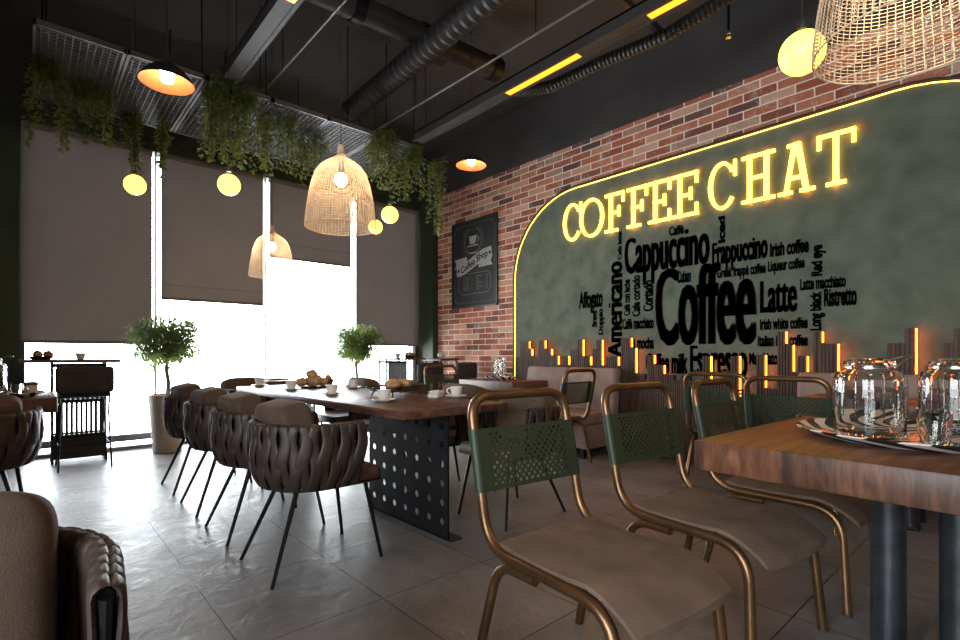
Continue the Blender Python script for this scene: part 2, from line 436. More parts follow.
for i in range(4):
    a, b = MULL[i], MULL[i + 1]
    f = MB(); t = .022
    mat = 'mullion'
    wroot = struct(MB().box((a + .01, YW + .005, .16), (b - .01, YW + .015, 3.40)).build('window_%d' % (i + 1), 'pane', smooth=False))
    fr = MB()
    fr.box((a - (.0 if i else 0), YW - .03, 0), (a + (t if i else .05), YW + .05, 3.40)) if i == 0 else fr.box((a - .012, YW - .03, 0), (a + .012, YW + .05, 3.40))
    if i == 3: fr.box((b - .05, YW - .03, 0), (b, YW + .05, 3.40))
    fr.build('window_frame', 'frame_dark' if i in (0,) else 'mullion', wroot, smooth=False)
    MB().box((a + .016, YW - .02, .085), (b - .016, YW + .045, .16)).build('window_rail', 'grey_metal', wroot, smooth=False)
struct(MB().box((WX0, YW - .06, 0), (WX1, YW + .05, .035)).build('baseboard_front', 'grey_metal', smooth=False))

# roller blinds
BL = [(-.045, 1.062, 1.17, 'grey roller blind at the far left window, lowered nearly to the bar table', 0),
      (1.150, 2.290, 1.69, 'grey roller blind lowered halfway behind the left potted tree', .17),
      (2.372, 3.535, 2.335, 'grey roller blind pulled highest, behind the large rattan lamp', .2),
      (3.620, 4.74, 1.19, 'grey roller blind in the corner window next to the brick wall', 0)]
for x0, x1, zb, lab, hem in BL:
    t = thing('roller_blind', lab, 'blind', (0, 0, 0), 0, 'roller blinds over the windows')
    y = 6.775
    MB().box((x0, y, zb + .02), (x1, y + .004, 3.34)).build('fabric', 'blind', t, smooth=False)
    MB().rbox((x0, y - .008, zb), (x1, y + .010, zb + .03), .006).build('hem_bar', 'blind_hem', t)
    if hem: MB().box((x0, y - .003, zb + hem), (x1, y + .0, zb + hem + .008)).build('seam', 'blind_hem', t, smooth=False)
    MB().tube([(x0, y + .012, 3.36), (x1, y + .012, 3.36)], .036, 12).build('roller', 'blind_hem', t)
    ch = MB()
    xc = x1 + .03 if x1 < 4.5 else x0 - .03
    z = .95
    while z < 3.36: ch.ell((xc, y, z), (.0035, .0035, .0035), 5, 4); z += .022
    if x1 < 4.5: ch.build('bead_chain', 'mullion', t)

# ------------------------------------------------------------------ feature wall: green arched panel
pn = thing('wall_panel', 'dark green arched panel printed with coffee words on the brick wall', 'wall panel', (XW, 2.2, .5))
def panel_outline(off=0., n=14):
    y0, y1, zt, r = 4.69 + off, -.26 - off, 3.03 + off, 1.0 + off
    pts = [(y0, 0.02)] + [(y0 - r + r * math.cos(a), zt - r + r * math.sin(a)) for a in [PI / 2 * i / n for i in range(n + 1)]]
    pts += [(y1 + r - r * math.sin(a), zt - r + r * math.cos(a)) for a in [PI / 2 * i / n for i in range(n + 1)]] + [(y1, .02)]
    return pts
def ploc(p): return (p[0] - XW, p[1] - 2.2, p[2] - .5)
o = panel_outline(); k = len(o)
m = MB(); m.add([ploc((XW - .02, a, b)) for a, b in o] + [ploc((XW, a, b)) for a, b in o], [tuple(range(k)), tuple(range(2 * k - 1, k - 1, -1))] + [(i, (i + 1) % k, k + (i + 1) % k, k + i) for i in range(k)])
m.build('board', 'panel_green', pn, smooth=False)
o2 = panel_outline(.035)
m = MB(); vs = []
for (a, b), (c, d) in zip(o, o2):
    vs += [ploc((XW - .045, c, d)), ploc((XW, c, d)), ploc((XW, a + (c - a) * .6, b + (d - b) * .6)), ploc((XW - .045, a + (c - a) * .6, b + (d - b) * .6))]
m.add(vs, [(i * 4 + j, i * 4 + (j + 1) % 4, i * 4 + 4 + (j + 1) % 4, i * 4 + 4 + j) for i in range(k - 1) for j in range(4)])
m.build('rim', 'frame_dark', pn, smooth=False)
m = MB(); m.tube([ploc((XW - .03, a, b)) for a, b in panel_outline(.006)[:-1]], .0048, 6); m.build('neon_tube', 'neon_edge', pn)['label'] = 'glowing yellow outline tube of the panel'

# printed words
FS = {}
def text_mesh(txt, bold=.012):
    cu = bpy.data.curves.new('t', 'FONT'); cu.body = txt; cu.offset = bold; cu.resolution_u = 3; cu.size = 1
    ob = bpy.data.objects.new('t', cu); COL.objects.link(ob)
    dg = bpy.context.evaluated_depsgraph_get(); ev = ob.evaluated_get(dg); me = ev.to_mesh()
    vs = [v.co.copy() for v in me.vertices]; fs = [tuple(p.vertices) for p in me.polygons]
    ev.to_mesh_clear(); bpy.data.objects.remove(ob); bpy.data.curves.remove(cu)
    return vs, fs
capv, _ = text_mesh('H', .0); CAP = max(v.y for v in capv)
def place_text(mb, txt, f, bold=.02, heavy=.0):
    """f(u,v): u 0..1 along the word, v 0..1 baseline to cap height; heavy thickens the upright strokes of condensed faces"""
    vs, fs = text_mesh(txt, bold)
    x0 = min(v.x for v in vs) - heavy; x1 = max(v.x for v in vs) + heavy
    def up(v): return v * .82 / .73 if v < .73 else .82 + (v - .73) * .18 / .27
    for dx in ((0,) if not heavy else (-heavy, -heavy / 3, heavy / 3, heavy)):
        mb.add([f((v.x + dx - x0) / (x1 - x0), up(v.y / CAP) if heavy else v.y / CAP) for v in vs], fs)
WORDS = [
('Coffee',2.683,1.698,1.170,1.914,0),('Cappuccino',3.044,2.115,1.938,2.308,0),('Latte',1.673,1.379,1.429,1.703,0),
('Frappuccino',2.096,1.608,1.918,2.109,0),('Irish coffee',1.592,1.294,1.915,2.026,0),('Greek frappé coffee',2.050,1.624,1.779,1.864,0),
('Liqueur coffee',1.608,1.324,1.786,1.870,0),('Latte macchiato',1.360,1.039,1.599,1.688,0),('Ristretto',1.188,0.967,1.452,1.587,0),
('Irish white coffee',1.673,1.302,1.277,1.366,0),('Italian iced coffee',1.690,1.302,1.130,1.220,0),('Espresso',2.311,1.774,0.853,1.139,0),
('Macchiato',1.765,1.528,0.969,1.068,0),('Coffee milk',2.786,2.331,0.871,1.061,0),('Caffè macchiato',3.068,2.694,1.335,1.440,0),
('Caffè mocha',3.062,2.694,1.121,1.231,0),('Affogato',3.654,3.320,1.606,1.784,0),('Caffè',2.529,2.372,2.261,2.348,0),('Cuban',2.445,2.300,1.775,1.885,0),
('Americano',3.293,3.074,1.016,2.090,1),('Red eye',1.294,1.202,1.702,1.961,1),('Long black',1.302,1.209,1.251,1.577,1),
('Café con leche',3.065,2.975,1.478,1.873,1),('Cafe cortado',2.963,2.856,1.461,1.905,1),('Cortado',2.838,2.706,1.507,1.837,1),
('Breve',3.483,3.401,1.374,1.560,1),('Doppio',3.392,3.320,1.279,1.577,1),('Cafe latte',3.137,3.079,2.102,2.412,1),('Iced',2.050,1.976,2.101,2.357,1)]
m = MB()
for t, ya, yb, za, zb, rot in WORDS:
    if not rot: place_text(m, t, lambda u, v: ploc((XW - .0225, ya + (yb - ya) * u, za + (zb - za) * v)), .03 if zb - za < .2 else .012, .05 if zb - za > .25 else .035)
    else: place_text(m, t, lambda u, v: ploc((XW - .0225, yb + (ya - yb) * (v * .8), za + (zb - za) * u)), .03 if zb - za < .6 else .012, .05 if zb - za > .6 else .035)
m.build('lettering', 'print_black', pn, smooth=False)

# neon sign: ten slab serif letters
sg = thing('neon_sign', 'glowing yellow slab serif sign reading coffee chat on the green panel', 'sign', (XW - .04, 2.4, 2.42))
LET = [('C',3.870,3.603),('O',3.627,3.299),('F',3.280,3.037),('F',3.000,2.759),('E',2.746,2.503),('E',2.487,2.224),('C',2.121,1.867),('H',1.829,1.538),('A',1.522,1.246),('T',1.232,0.971)]
def letter(ch, ya, yb, z0=2.42, z1=2.845, th=.036):
    m = MB(); W = ya - yb; H = z1 - z0
    xf, xb = -.010, .012
    def P(u, v): return (ya - 2.4 - u, z0 - 2.42 + v)
    def quad(p):   # p: four (u,v) points in metres
        q = [P(*a) for a in p]
        vs = [(xf, a, b) for a, b in q] + [(xb, a, b) for a, b in q]
        m.add(vs, [(0, 1, 2, 3), (7, 6, 5, 4)] + [(i, (i + 1) % 4, 4 + (i + 1) % 4, 4 + i) for i in range(4)])
    def bar(u0, v0, u1, v1): quad([(u0, v0), (u1, v0), (u1, v1), (u0, v1)])
    def diag(u0, v0, u1, v1, t): quad([(u0 - t / 2, v0), (u0 + t / 2, v0), (u1 + t / 2, v1), (u1 - t / 2, v1)])
    s = .027
    def ring(a0, a1, n=26):
        ru, rv = W / 2, H / 2 + .01
        for i in range(n):
            b0 = a0 + (a1 - a0) * i / n; b1 = a0 + (a1 - a0) * (i + 1) / n
            o_ = lambda b, k: (W / 2 + (ru - k * th * (.75 + .25 * abs(math.cos(b)))) * math.cos(b), H / 2 + (rv - k * th * .8) * math.sin(b))
            quad([o_(b0, 0), o_(b1, 0), o_(b1, 1), o_(b0, 1)])
    st = W * .24
    if ch == 'O': ring(0, 2 * PI, 36)
    elif ch == 'C':
        ring(.62, 2 * PI - .62)
        bar(W - .024, H * .66, W, H + .005)
    elif ch in 'FE':
        bar(st, 0, st + th, H); bar(.0, H - s, W, H); bar(W - .026, H - .115, W, H)
        bar(st, H * .46, W * .70, H * .46 + s); bar(W * .68, H * .37, W * .68 + .026, H * .65)
        if ch == 'F': bar(0, 0, W * .68, s)
        else: bar(0, 0, W, s); bar(W - .026, 0, W, .115)
    elif ch == 'H':
        a = W * .26
        for u in (a, W - a): bar(u - th / 2, 0, u + th / 2, H); bar(u - W * .23, 0, u + W * .23, s); bar(u - W * .23, H - s, u + W * .23, H)
        bar(a, H * .48, W - a, H * .48 + s)
    elif ch == 'A':
        diag(W * .22, 0, W * .5 - .012, H, th * .9); diag(W * .78, 0, W * .5 + .012, H, th * 1.15); bar(W * .3, H * .28, W * .7, H * .28 + s)
        bar(0, 0, W * .40, s); bar(W * .60, 0, W, s); bar(W * .26, H - s, W * .62, H)
    elif ch == 'T':
        bar(W / 2 - th / 2, 0, W / 2 + th / 2, H); bar(0, H - s, W, H); bar(0, H - .115, .026, H); bar(W - .026, H - .115, W, H); bar(W * .24, 0, W * .76, s)
    m.build('letter', 'neon_letter', sg, smooth=False)
for ch, a, b in LET: letter(ch, a, b)
for ch, a, b in LET:
    for z in (.02, .40): MB().cyl((.012, (a + b) / 2 - 2.4, z), (.022, (a + b) / 2 - 2.4, z), .006, 6).build('standoff', 'black_metal', sg)

# skyline of slatted boards with light strips
BD = [(4.645,4.557,1.024),(4.539,4.398,1.225),(4.398,4.353,1.127),(4.353,4.245,1.031),(4.245,4.132,1.231),(4.132,4.027,1.124),(4.027,3.922,1.038),(3.868,3.764,1.038),(3.740,3.638,1.115),(3.638,3.555,1.229),(3.552,3.450,1.032),(3.427,3.365,1.118),(3.365,3.292,1.219),(3.239,3.086,1.032),(3.049,2.927,1.233),(2.927,2.871,1.125),(2.867,2.766,0.850),(2.740,2.661,1.050),(2.661,2.554,0.948),(2.554,2.450,0.849),(2.383,2.290,0.854),(2.165,2.084,1.040),(2.084,1.971,0.779),(1.907,1.827,1.041),(1.824,1.685,0.665),(1.677,1.612,1.050),(1.608,1.517,0.755),(1.509,1.451,1.250),(1.451,1.397,1.137),(1.366,1.294,1.042),(1.250,1.188,1.241),(1.188,1.081,1.140),(1.079,0.813,0.763),(0.771,0.667,1.139),(0.667,0.609,1.247),(0.556,0.455,0.972),(0.455,0.404,1.134),(0.404,0.299,1.236)]
full = []; prev = 4.645
for a, b, z in BD:
    if prev - a > .02: full.append((prev, a, .925 if a > 2.9 else (.80 if a > 2.0 else .90), False))
    full.append((a if prev - a > .02 else prev, b, z, True)); prev = b
full += [(prev, -.02, .95, True), (-.02, -.13, 1.12, True), (-.13, -.235, .8, False)]
sk = thing('skyline_cladding', 'dark slatted wood boards of stepped heights with orange light strips under the printed words', 'wall cladding', (XW - .025, 2.2, 0))
def lp(x, y, z): return (x - (XW - .025), y - 2.2, z)
for i, (a, b, z, lit) in enumerate(full):
    m = MB(); xf = XW - .085
    m.box(lp(xf + .015, b, 0), lp(XW - .024, a, z))
    n = max(2, round((a - b) / .026)); dy = (a - b) / n
    for q in range(n): m.box(lp(xf, a - dy * (q + 1) + dy * .18, 0), lp(xf + .02, a - dy * q - dy * .18, z))
    bo = m.build('slatted_board', 'wood_board', sk, smooth=False)
    zn = full[i + 1][2] if i + 1 < len(full) else 0
    if lit and z - zn > .06:
        MB().box(lp(XW - .076, b - .0085, zn + .012), lp(XW - .060, b - .0005, z - .004)).build('light_strip', 'led', bo, smooth=False)

# chalk poster
ps = thing('chalkboard_poster', 'black framed chalkboard poster with white coffee shop ribbon on the brick wall', 'poster', (XW, 5.55, 1.75))
def pp(u, v, d): return (-d, .5 - u, v)      # u to the right as read, v up, d off the wall
MB().box(pp(.015, .015, .012), pp(.985, 1.275, .002)).build('board', 'board', ps, smooth=False)
m = MB()
for a, b in (((0, 0), (1, .022)), ((0, 1.268), (1, 1.29)), ((0, 0), (.022, 1.29)), ((.978, 0), (1, 1.29))): m.box(pp(*a, .028), pp(*b, .001))
m.build('frame', 'frame_dark', ps, smooth=False)
def pstroke(mb, pts, w, d=.0135):
    for (a, b), (c, e) in zip(pts[:-1], pts[1:]):
        L_ = math.hypot(c - a, e - b) or 1; nx, ny = -(e - b) / L_ * w / 2, (c - a) / L_ * w / 2
        mb.add([pp(a + nx, b + ny, d), pp(c + nx, e + ny, d), pp(c - nx, e - ny, d), pp(a - nx, b - ny, d)], [(0, 1, 2, 3)])
m = MB()
# corner scrolls, thin inner border and laurel
cr = lambda cx, cy, r, a0, a1, n=14: [(cx + r * math.cos(a0 + (a1 - a0) * i / n), cy + r * math.sin(a0 + (a1 - a0) * i / n)) for i in range(n + 1)]
pstroke(m, [(.16, .07)] + cr(.06 + .1, .17, .10, PI * 1.5, PI, 8) + [(.06, .25)], .012); pstroke(m, [(.84, .07)] + cr(.84, .17, .10, PI * 1.5, 2 * PI, 8) + [(.94, .25)], .012)
pstroke(m, [(.16, 1.22)] + cr(.16, 1.12, .10, PI * .5, PI, 8) + [(.06, 1.04)], .012); pstroke(m, [(.84, 1.22)] + cr(.84, 1.12, .10, PI * .5, 0, 8) + [(.94, 1.04)], .012)
pstroke(m, [(.06, .2), (.06, 1.1)], .006); pstroke(m, [(.94, .2), (.94, 1.1)], .006); pstroke(m, [(.15, .07), (.85, .07)], .006); pstroke(m, [(.15, 1.22), (.85, 1.22)], .006)
pstroke(m, cr(.48, .98, .19, PI * .62, PI * 1.45, 18), .022); pstroke(m, cr(.48, .98, .19, PI * .38, -PI * .45, 18), .022)
pstroke(m, cr(.48, .98, .235, PI * .68, PI * 1.4, 18), .008); pstroke(m, cr(.48, .98, .235, PI * .32, -PI * .4, 18), .008)
# menu block
bx = [(.22, .20), (.80, .20), (.86, .27), (.86, .43), (.80, .50), (.22, .50), (.16, .43), (.16, .27), (.22, .20)]
pstroke(m, bx, .013)
for v in [.26 + .032 * i for i in range(7)]:
    pstroke(m, [(.25, v), (.25 + .12 + .05 * ((i * 7 + int(v * 100)) % 3) / 2, v)], .013); pstroke(m, [(.55, v), (.55 + .07 + .05 * (int(v * 100) % 2), v)], .015); pstroke(m, [(.77, v), (.80, v)], .013)
pstroke(m, [(.46, .25), (.46, .46)], .008)
m.build('chalk_drawing', 'chalk', ps, smooth=False)
m = MB()
# ribbon banner with tails
rb = lambda u: .66 + .16 * (u - .48) + .045 * math.sin((u - .48) * 6.0)
us = [.11 + .77 * i / 24 for i in range(25)]
m.add([pp(u, rb(u) - .085, .0145) for u in us] + [pp(u, rb(u) + .085, .0145) for u in us], [(i, i + 1, 26 + i, 25 + i) for i in range(24)])
m.add([pp(.60, .57, .0138), pp(.90, .58, .0138), pp(.86, .64, .0138), pp(.90, .72, .0138), pp(.62, .69, .0138)], [(0, 1, 2, 3, 4)])
m.add([pp(.06, .60, .0138), pp(.36, .64, .0138), pp(.34, .76, .0138), pp(.06, .74, .0138), pp(.10, .67, .0138)], [(0, 1, 2, 3, 4)])
# cup
m.add([pp(.39, 1.05, .0145), pp(.42, .93, .0145), pp(.53, .93, .0145), pp(.57, 1.05, .0145)], [(0, 1, 2, 3)])
pstroke(m, cr(.58, .99, .032, -PI * .5, PI * .5, 8), .014, .0145); pstroke(m, [(.36, .905), (.60, .905)], .016, .0145); pstroke(m, [(.40, .80), (.56, .80)], .018, .0145)
m.build('ribbon', 'white_line', ps, smooth=False)
m = MB(); place_text(m, 'Coffee Shop', lambda u, v: pp(.20 + .60 * u, rb(.20 + .60 * u) - .045 + .095 * v, .0155), .02)
for u in (.155, .845): pstroke(m, [(u - .02, rb(u)), (u + .02, rb(u))], .04, .0155)
m.build('lettering', 'print_black', ps, smooth=False)

# ------------------------------------------------------------------ woven armchairs
def barrel(s_):
    """point on the U plan, s_ 0..1 from the left arm tip round the back to the right arm tip"""
    a, b, y0, yf = .285, .27, .02, -.15
    straight = y0 - yf; arc = PI * math.sqrt((a * a + b * b) / 2); tot = 2 * straight + arc; d = s_ * tot
    if d < straight: return Vector((-a, yf + d, 0)), Vector((-1, 0, 0))
    if d > straight + arc: return Vector((a, y0 - (d - straight - arc), 0)), Vector((1, 0, 0))
    t = PI - PI * (d - straight) / arc
    return Vector((a * math.cos(t), y0 + b * math.sin(t), 0)), Vector((math.cos(t) / a, math.sin(t) / b, 0)).normalized()
def make_woven():
    t = thing('woven_armchair', 'x', 'armchair', (0, 0, 0))
    m = MB(); NS = 26; L_ = 1.19
    zt, zb = .706, .412
    taper = lambda z: .965 - .17 * max(0, (.56 - z) / .15) ** 1.7 if z < .56 else .965
    for i in range(NS):
        sg_ = 1 if i % 2 else -1
        s0 = (i + .5) / NS; pts = []
        sway = lambda q: sg_ * .0115 * math.sin(2 * PI * 1.25 * q)
        for j in range(6): q = 1 - j / 6; pts.append((-.016, zt - .24 * q, sway(q * .78)))        # up the inside
        for j in range(7): a = PI * (1 - j / 6); pts.append((.018 * math.cos(a), zt + .018 * math.sin(a), 0))   # over the rim
        for j in range(1, 16): q = j / 15; pts.append((.018 + sg_ * .005 * math.cos(2 * PI * 1.25 * q) - sg_ * .005 * (1 - q) ** 4, zt - (zt - zb) * q, sway(q)))
        row = []
        for off, z, dl in pts:
            fl = taper(z)
            p, n = barrel(min(.9995, max(.0005, s0 + dl / L_)))
            row.append((p * fl + n * off + Vector((0, 0, z)), n))
        vs = []; n8 = 8
        for k_, (p, n) in enumerate(row):
            a, b = row[max(0, k_ - 1)][0], row[min(len(row) - 1, k_ + 1)][0]
            tg = Vector((0, 0, 1)).cross(n).normalized(); nn = tg.cross(b - a).normalized()
            if nn.dot(n) < 0 and k_ > 9: nn = -nn
            w_ = .0235 + .0075 * math.sin(PI * min(1, max(0, (zt - p.z) / (zt - zb)))) ** 2
            for (u, v) in ((-1, 0), (-.86, .7), (-.4, 1), (.4, 1), (.86, .7), (1, 0), (.7, -.8), (-.7, -.8)): vs.append(p + tg * u * w_ + nn * v * .0065)
        k = len(row); fs = [(q * n8 + r, q * n8 + (r + 1) % n8, q * n8 + n8 + (r + 1) % n8, q * n8 + n8 + r) for q in range(k - 1) for r in range(n8)]
        fs += [tuple(range(n8)), tuple((k - 1) * n8 + r for r in range(n8))]
        m.add(vs, fs)
    m.build('woven_back', 'strap', t, smooth=80)
    m = MB(); vs = []                           # lining seen from the seat side
    for q in range(45):
        p, n = barrel(.004 + .992 * q / 44)
        for z, f in ((.43, taper(.43) - .02), (.50, taper(.50) - .025), (.56, .935), (zt - .03, .935)): vs.append(p * f + Vector((0, 0, z)))
    m.add(vs, [(q * 4 + r, q * 4 + r + 1, q * 4 + r + 5, q * 4 + r + 4) for q in range(44) for r in range(3)])
    m.build('lining', 'strap', t)
    fr = MB(); fr.tube([barrel(.01 + .98 * i / 40)[0] * .965 + Vector((0, 0, zt)) for i in range(41)], .010, 8)
    low = [barrel(.001 + .998 * i / 40)[0] * .82 + Vector((0, 0, .414)) for i in range(41)] + [Vector((.225, -.26, .414)), Vector((-.225, -.26, .414))]
    fr.tube(low, .012, 8, closed=True)
    fr.tube([barrel(.002)[0] * .965 + Vector((0, 0, zt)), barrel(.002)[0] * .95 + Vector((0, 0, .54)), barrel(.002)[0] * .82 + Vector((0, 0, .414))], .010, 8)
    fr.tube([barrel(.998)[0] * .965 + Vector((0, 0, zt)), barrel(.998)[0] * .95 + Vector((0, 0, .54)), barrel(.998)[0] * .82 + Vector((0, 0, .414))], .010, 8)
    fr.build('frame', 'black_metal', t)
    # seat: rounded slab following the barrel
    m = MB(); pl = [barrel(.0 + i / 28)[0] * .845 for i in range(29)] + [Vector((.232, -.255, 0)), Vector((.20, -.285, 0)), Vector((-.20, -.285, 0)), Vector((-.232, -.255, 0))]
    k = len(pl); rings = [(.97, .405), (1., .42), (1., .455), (.97, .472), (.85, .480)]
    vs = [(p.x * f, p.y * f, z) for f, z in rings for p in pl]
    fs = [(r * k + i, r * k + (i + 1) % k, (r + 1) * k + (i + 1) % k, (r + 1) * k + i) for r in range(len(rings) - 1) for i in range(k)]
    fs += [tuple(range(k)), tuple((len(rings) - 1) * k + i for i in range(k))]
    m.add(vs, fs); m.build('seat', 'seat_leather', t)
    for sx in (-1, 1):
        MB().tube([(sx * .115, .12, .41), (sx * .22, .28, .0)], [.0125, .009], 8).build('leg', 'black_metal', t)
        MB().tube([(sx * .17, -.21, .41), (sx * .22, -.28, .0)], [.0125, .009], 8).build('leg', 'black_metal', t)
    M = Matrix.Translation((0, .125, .642)) @ Matrix.Rotation(math.radians(-13), 4, 'X')
    m = MB(); m.ell((0, 0, 0), (.208, .085, .178), 36, 20, None, .33)
    m.v = [tuple(M @ Vector(v)) for v in m.v]
    m.build('pillow', 'pillow', t)
    return t
wov = make_woven()
wov.location = (1.095, 2.52, 0); wov.rotation_euler.z = PI / 2
G = 'woven armchairs'
wov['label'] = 'woven brown leather armchair nearest the camera in the row left of the long table'; wov['group'] = G
dup(wov, 'woven brown leather armchair second from the camera in the row left of the long table', (1.095, 3.20, 0), PI / 2, G)
dup(wov, 'woven brown leather armchair third from the camera in the row left of the long table', (1.095, 3.87, 0), PI / 2, G)
dup(wov, 'woven brown leather armchair farthest in the row, next to the tree pot', (1.095, 4.56, 0), PI / 2, G)
dup(wov, 'woven armchair at the far window end of the long table', (1.66, 5.26, 0), math.radians(14), G)
dup(wov, 'woven armchair right of the long table, directly behind the foremost green backed chair', (2.40, 2.35, 0), -PI / 2, G)
dup(wov, 'woven armchair second along the right side of the long table', (2.40, 3.02, 0), -PI / 2, G)
dup(wov, 'woven armchair third along the right side of the long table', (2.40, 3.80, 0), -PI / 2, G)
dup(wov, 'woven armchair farthest along the right side of the long table', (2.40, 4.62, 0), -PI / 2, G)
dup(wov, 'woven armchair at the left edge tucked to the table with the striped tray', (-.225, 4.09, 0), PI, G)
dup(wov, 'woven armchair cut by the lower left corner of the photo', (-.178, 1.05, 0), math.radians(-5), G)

# ------------------------------------------------------------------ bistro chairs with green backs
def make_bistro():
    t = thing('bistro_chair', 'x', 'chair', (0, 0, 0))
    hw = .226; zs = .41; zt = .906; lean = .206; yb = lambda z: .21 + lean * (z - zs)
    def side(sx):
        return [(sx * .262, -.345, 0), (sx * hw, -.315, zs - .0), (sx * hw, yb(zs) - .0, zs), (sx * hw, yb(zt), zt)]
    a = side(-1); b = side(1)
    path = fillet(a + b[::-1], {1: .12, 2: .12, 3: .085, 4: .085, 5: .12, 6: .12}, 8)
    MB().tube(path, .0175, 12).build('frame', 'brass', t)
    for sx in (-1, 1):
        MB().tube(fillet([(sx * (hw - .004), -.02, zs - .028), (sx * (hw - .002), .155, zs - .028), (sx * .25, .245, 0)], .085, 7), .0165, 12).build('rear_leg', 'brass', t)
        MB().cyl((sx * .262, -.345, 0), (sx * .262, -.345, .012), .0185, 12).build('foot_cap', 'pad_dark', t)
    m = MB()
    for y in (.10, -.12, -.16): m.tube([(-hw, y, zs + .004), (-hw + .03, y, zs + .022), (hw - .03, y, zs + .022), (hw, y, zs + .004)], .010, 8)
    m.build('crossbar', 'brass', t)
    # seat pad: saddle sheet with a waterfall front
    nx, ny = 12, 16; prof = []
    for j in range(ny + 1):
        q = j / ny
        y = .150 - q * .525
        z = .452 - .010 * math.sin(min(1, q / .7) * PI) + (0 if q < .66 else -.075 * ((q - .66) / .34) ** 2.0)
        prof.append((y, z))
    m = MB(); pw = .222; vs = []
    for side_ in (0, 1):
        for j, (y, z) in enumerate(prof):
            for i in range(nx + 1):
                u = -1 + 2 * i / nx
                w_ = pw * (1 - .16 * max(0, 1 - (j / ny) / .14) ** 2 * 0 )
                yy = y - .018 * (1 - u * u) * (1 if j > ny * .6 else 0) * ((j / ny - .6) / .4 if j > ny * .6 else 0)
                edge = .006 * abs(u) ** 6
                vs.append((u * w_, yy, z - edge + (0 if side_ == 0 else -.026 + 2 * edge)))
    n1 = (nx + 1) * (ny + 1); fs = []
    for s_ in (0, 1):
        for j in range(ny):
            for i in range(nx):
                q = s_ * n1 + j * (nx + 1) + i; fs.append((q, q + 1, q + nx + 2, q + nx + 1))
    bd = [i for i in range(nx + 1)] + [(j + 1) * (nx + 1) + nx for j in range(ny)] + [ny * (nx + 1) + i for i in range(nx - 1, -1, -1)] + [j * (nx + 1) for j in range(ny - 1, 0, -1)]
    for q in range(len(bd)):
        a_, b_ = bd[q], bd[(q + 1) % len(bd)]; fs.append((a_, b_, n1 + b_, n1 + a_))
    m.add(vs, fs); m.build('seat_pad', 'taupe', t)
    # back: perforated sheet wrapped round the two posts
    z0, z1 = .590, .797
    hol = lambda i, j: 3 <= i < 29 and 1 <= j < 14 and (i + j) % 2 == 0
    m = perforated(-hw + .006, hw - .006, z0, z1, 32, 15, .0058, hol)
    for sx in (-1, 1):
        ring = [(sx * (hw + .0205 * math.cos(a)), .0205 * math.sin(a)) for a in [-PI / 2 + PI * i / 8 for i in range(9)]]
        pts = [(sx * (hw - .006), -.0195)] + ring + [(sx * (hw - .03), .0195)]
        k = len(pts); m.add([(x, y + .0195, z0) for x, y in pts] + [(x, y + .0195, z1) for x, y in pts], [(i, i + 1, k + i + 1, k + i) for i in range(k - 1)])
    m.v = [(x, yb(z) - .0195 + y, z) for x, y, z in m.v]
    m.build('backrest', 'green_sheet', t)
    return t
bis = make_bistro(); G = 'green backed bistro chairs'
bis.location = (1.339, .993, 0); bis.rotation_euler.z = math.radians(-5.8)
bis['label'] = 'bronze tube chair with green perforated back and taupe seat, nearest the camera'; bis['group'] = G
dup(bis, 'bronze tube chair with green back, second from the camera, seat under the block table', (2.039, .930, 0), math.radians(-7.4), G)
dup(bis, 'bronze tube chair with green back just beyond the corner of the block table', (2.72, .86, 0), math.radians(-1), G)
dup(bis, 'bronze tube chair with its wide green back seen just left of the big glass jar', (3.74, 1.04, 0), PI / 2, G)
dup(bis, 'bronze tube chair half hidden behind the one at the block table corner', (4.18, 1.67, 0), math.radians(93), G)
dup(bis, 'bronze tube chair seen from the side in front of the mauve sofa', (3.83, 3.17, 0), PI, G)
dup(bis, 'small distant bronze tube chair with pale green back behind the long table', (3.97, 4.95, 0), math.radians(-10), G)

# ------------------------------------------------------------------ tables
t = thing('long_table', 'long dark wood dining table on black perforated steel plates', 'table', (1.81, 3.55, 0))
TZ = .76
m = MB(); m.rbox((-.385, -1.38, TZ - .045), (.375, 1.38, TZ), .006, 2); m.build('table_top', 'wood_long', t)
for y0 in (-1.32, .45):
    hol = lambda i, j: True
    m = perforated(y0, y0 + .88, .04, .70, 7, 6, .0225, hol, 0.)
    o = [(0., y, z) for y, _, z in m.v]
    m.v = [(-.045, v[1], v[2]) for v in o]
    f = m.f[:]; n = len(m.v); m.v += [(x + .007, y, z) for x, y, z in m.v]; m.f = f + [tuple(n + i for i in reversed(q)) for q in f]
    for z in (0, .70): m.box((-.045, y0, z), (-.038, y0 + .88, z + (.04 if z == 0 else .015)))
    for y in (y0, y0 + .873): m.box((-.045, y, 0), (-.038, y + .007, .715))
    m.box((-.045, y0 - .02, 0), (.04, y0 + .9, .008)); m.box((-.10, y0, .707), (.10, y0 + .88, .715))
    m.build('perforated_leg', 'plate_metal', t, smooth=False)

def block_table(label, loc, sx, sy, cx, rot=0, gap=.175, cy=0., brace=.06):
    t = thing('block_table', label, 'table', loc, rot, 'thick wood block tables')
    MB().rbox((-sx / 2, -sy / 2, .66), (sx / 2, sy / 2, .76), .006, 2).build('table_top', 'wood_block', t)
    for s_ in (-1, 1):
        lg = MB().cyl((cx, cy + s_ * gap / 2, .02), (cx, cy + s_ * gap / 2, .655), .050, 24).build('leg', 'steel_leg', t)
        MB().box((cx - .07, cy + s_ * gap / 2 - .07, .648), (cx + .07, cy + s_ * gap / 2 + .07, .66)).build('flange', 'black_metal', lg, smooth=False)
    MB().rbox((cx - .05, cy - gap / 2 - .05, 0), (cx + .05, cy + gap / 2 + .05, .022), .004).build('foot_plate', 'black_metal', t)
    MB().box((cx + .03, cy - .02, .022), (cx + .03 + brace, cy + .02, .05)).build('foot_brace', 'grey_metal', t, smooth=False)
    return t
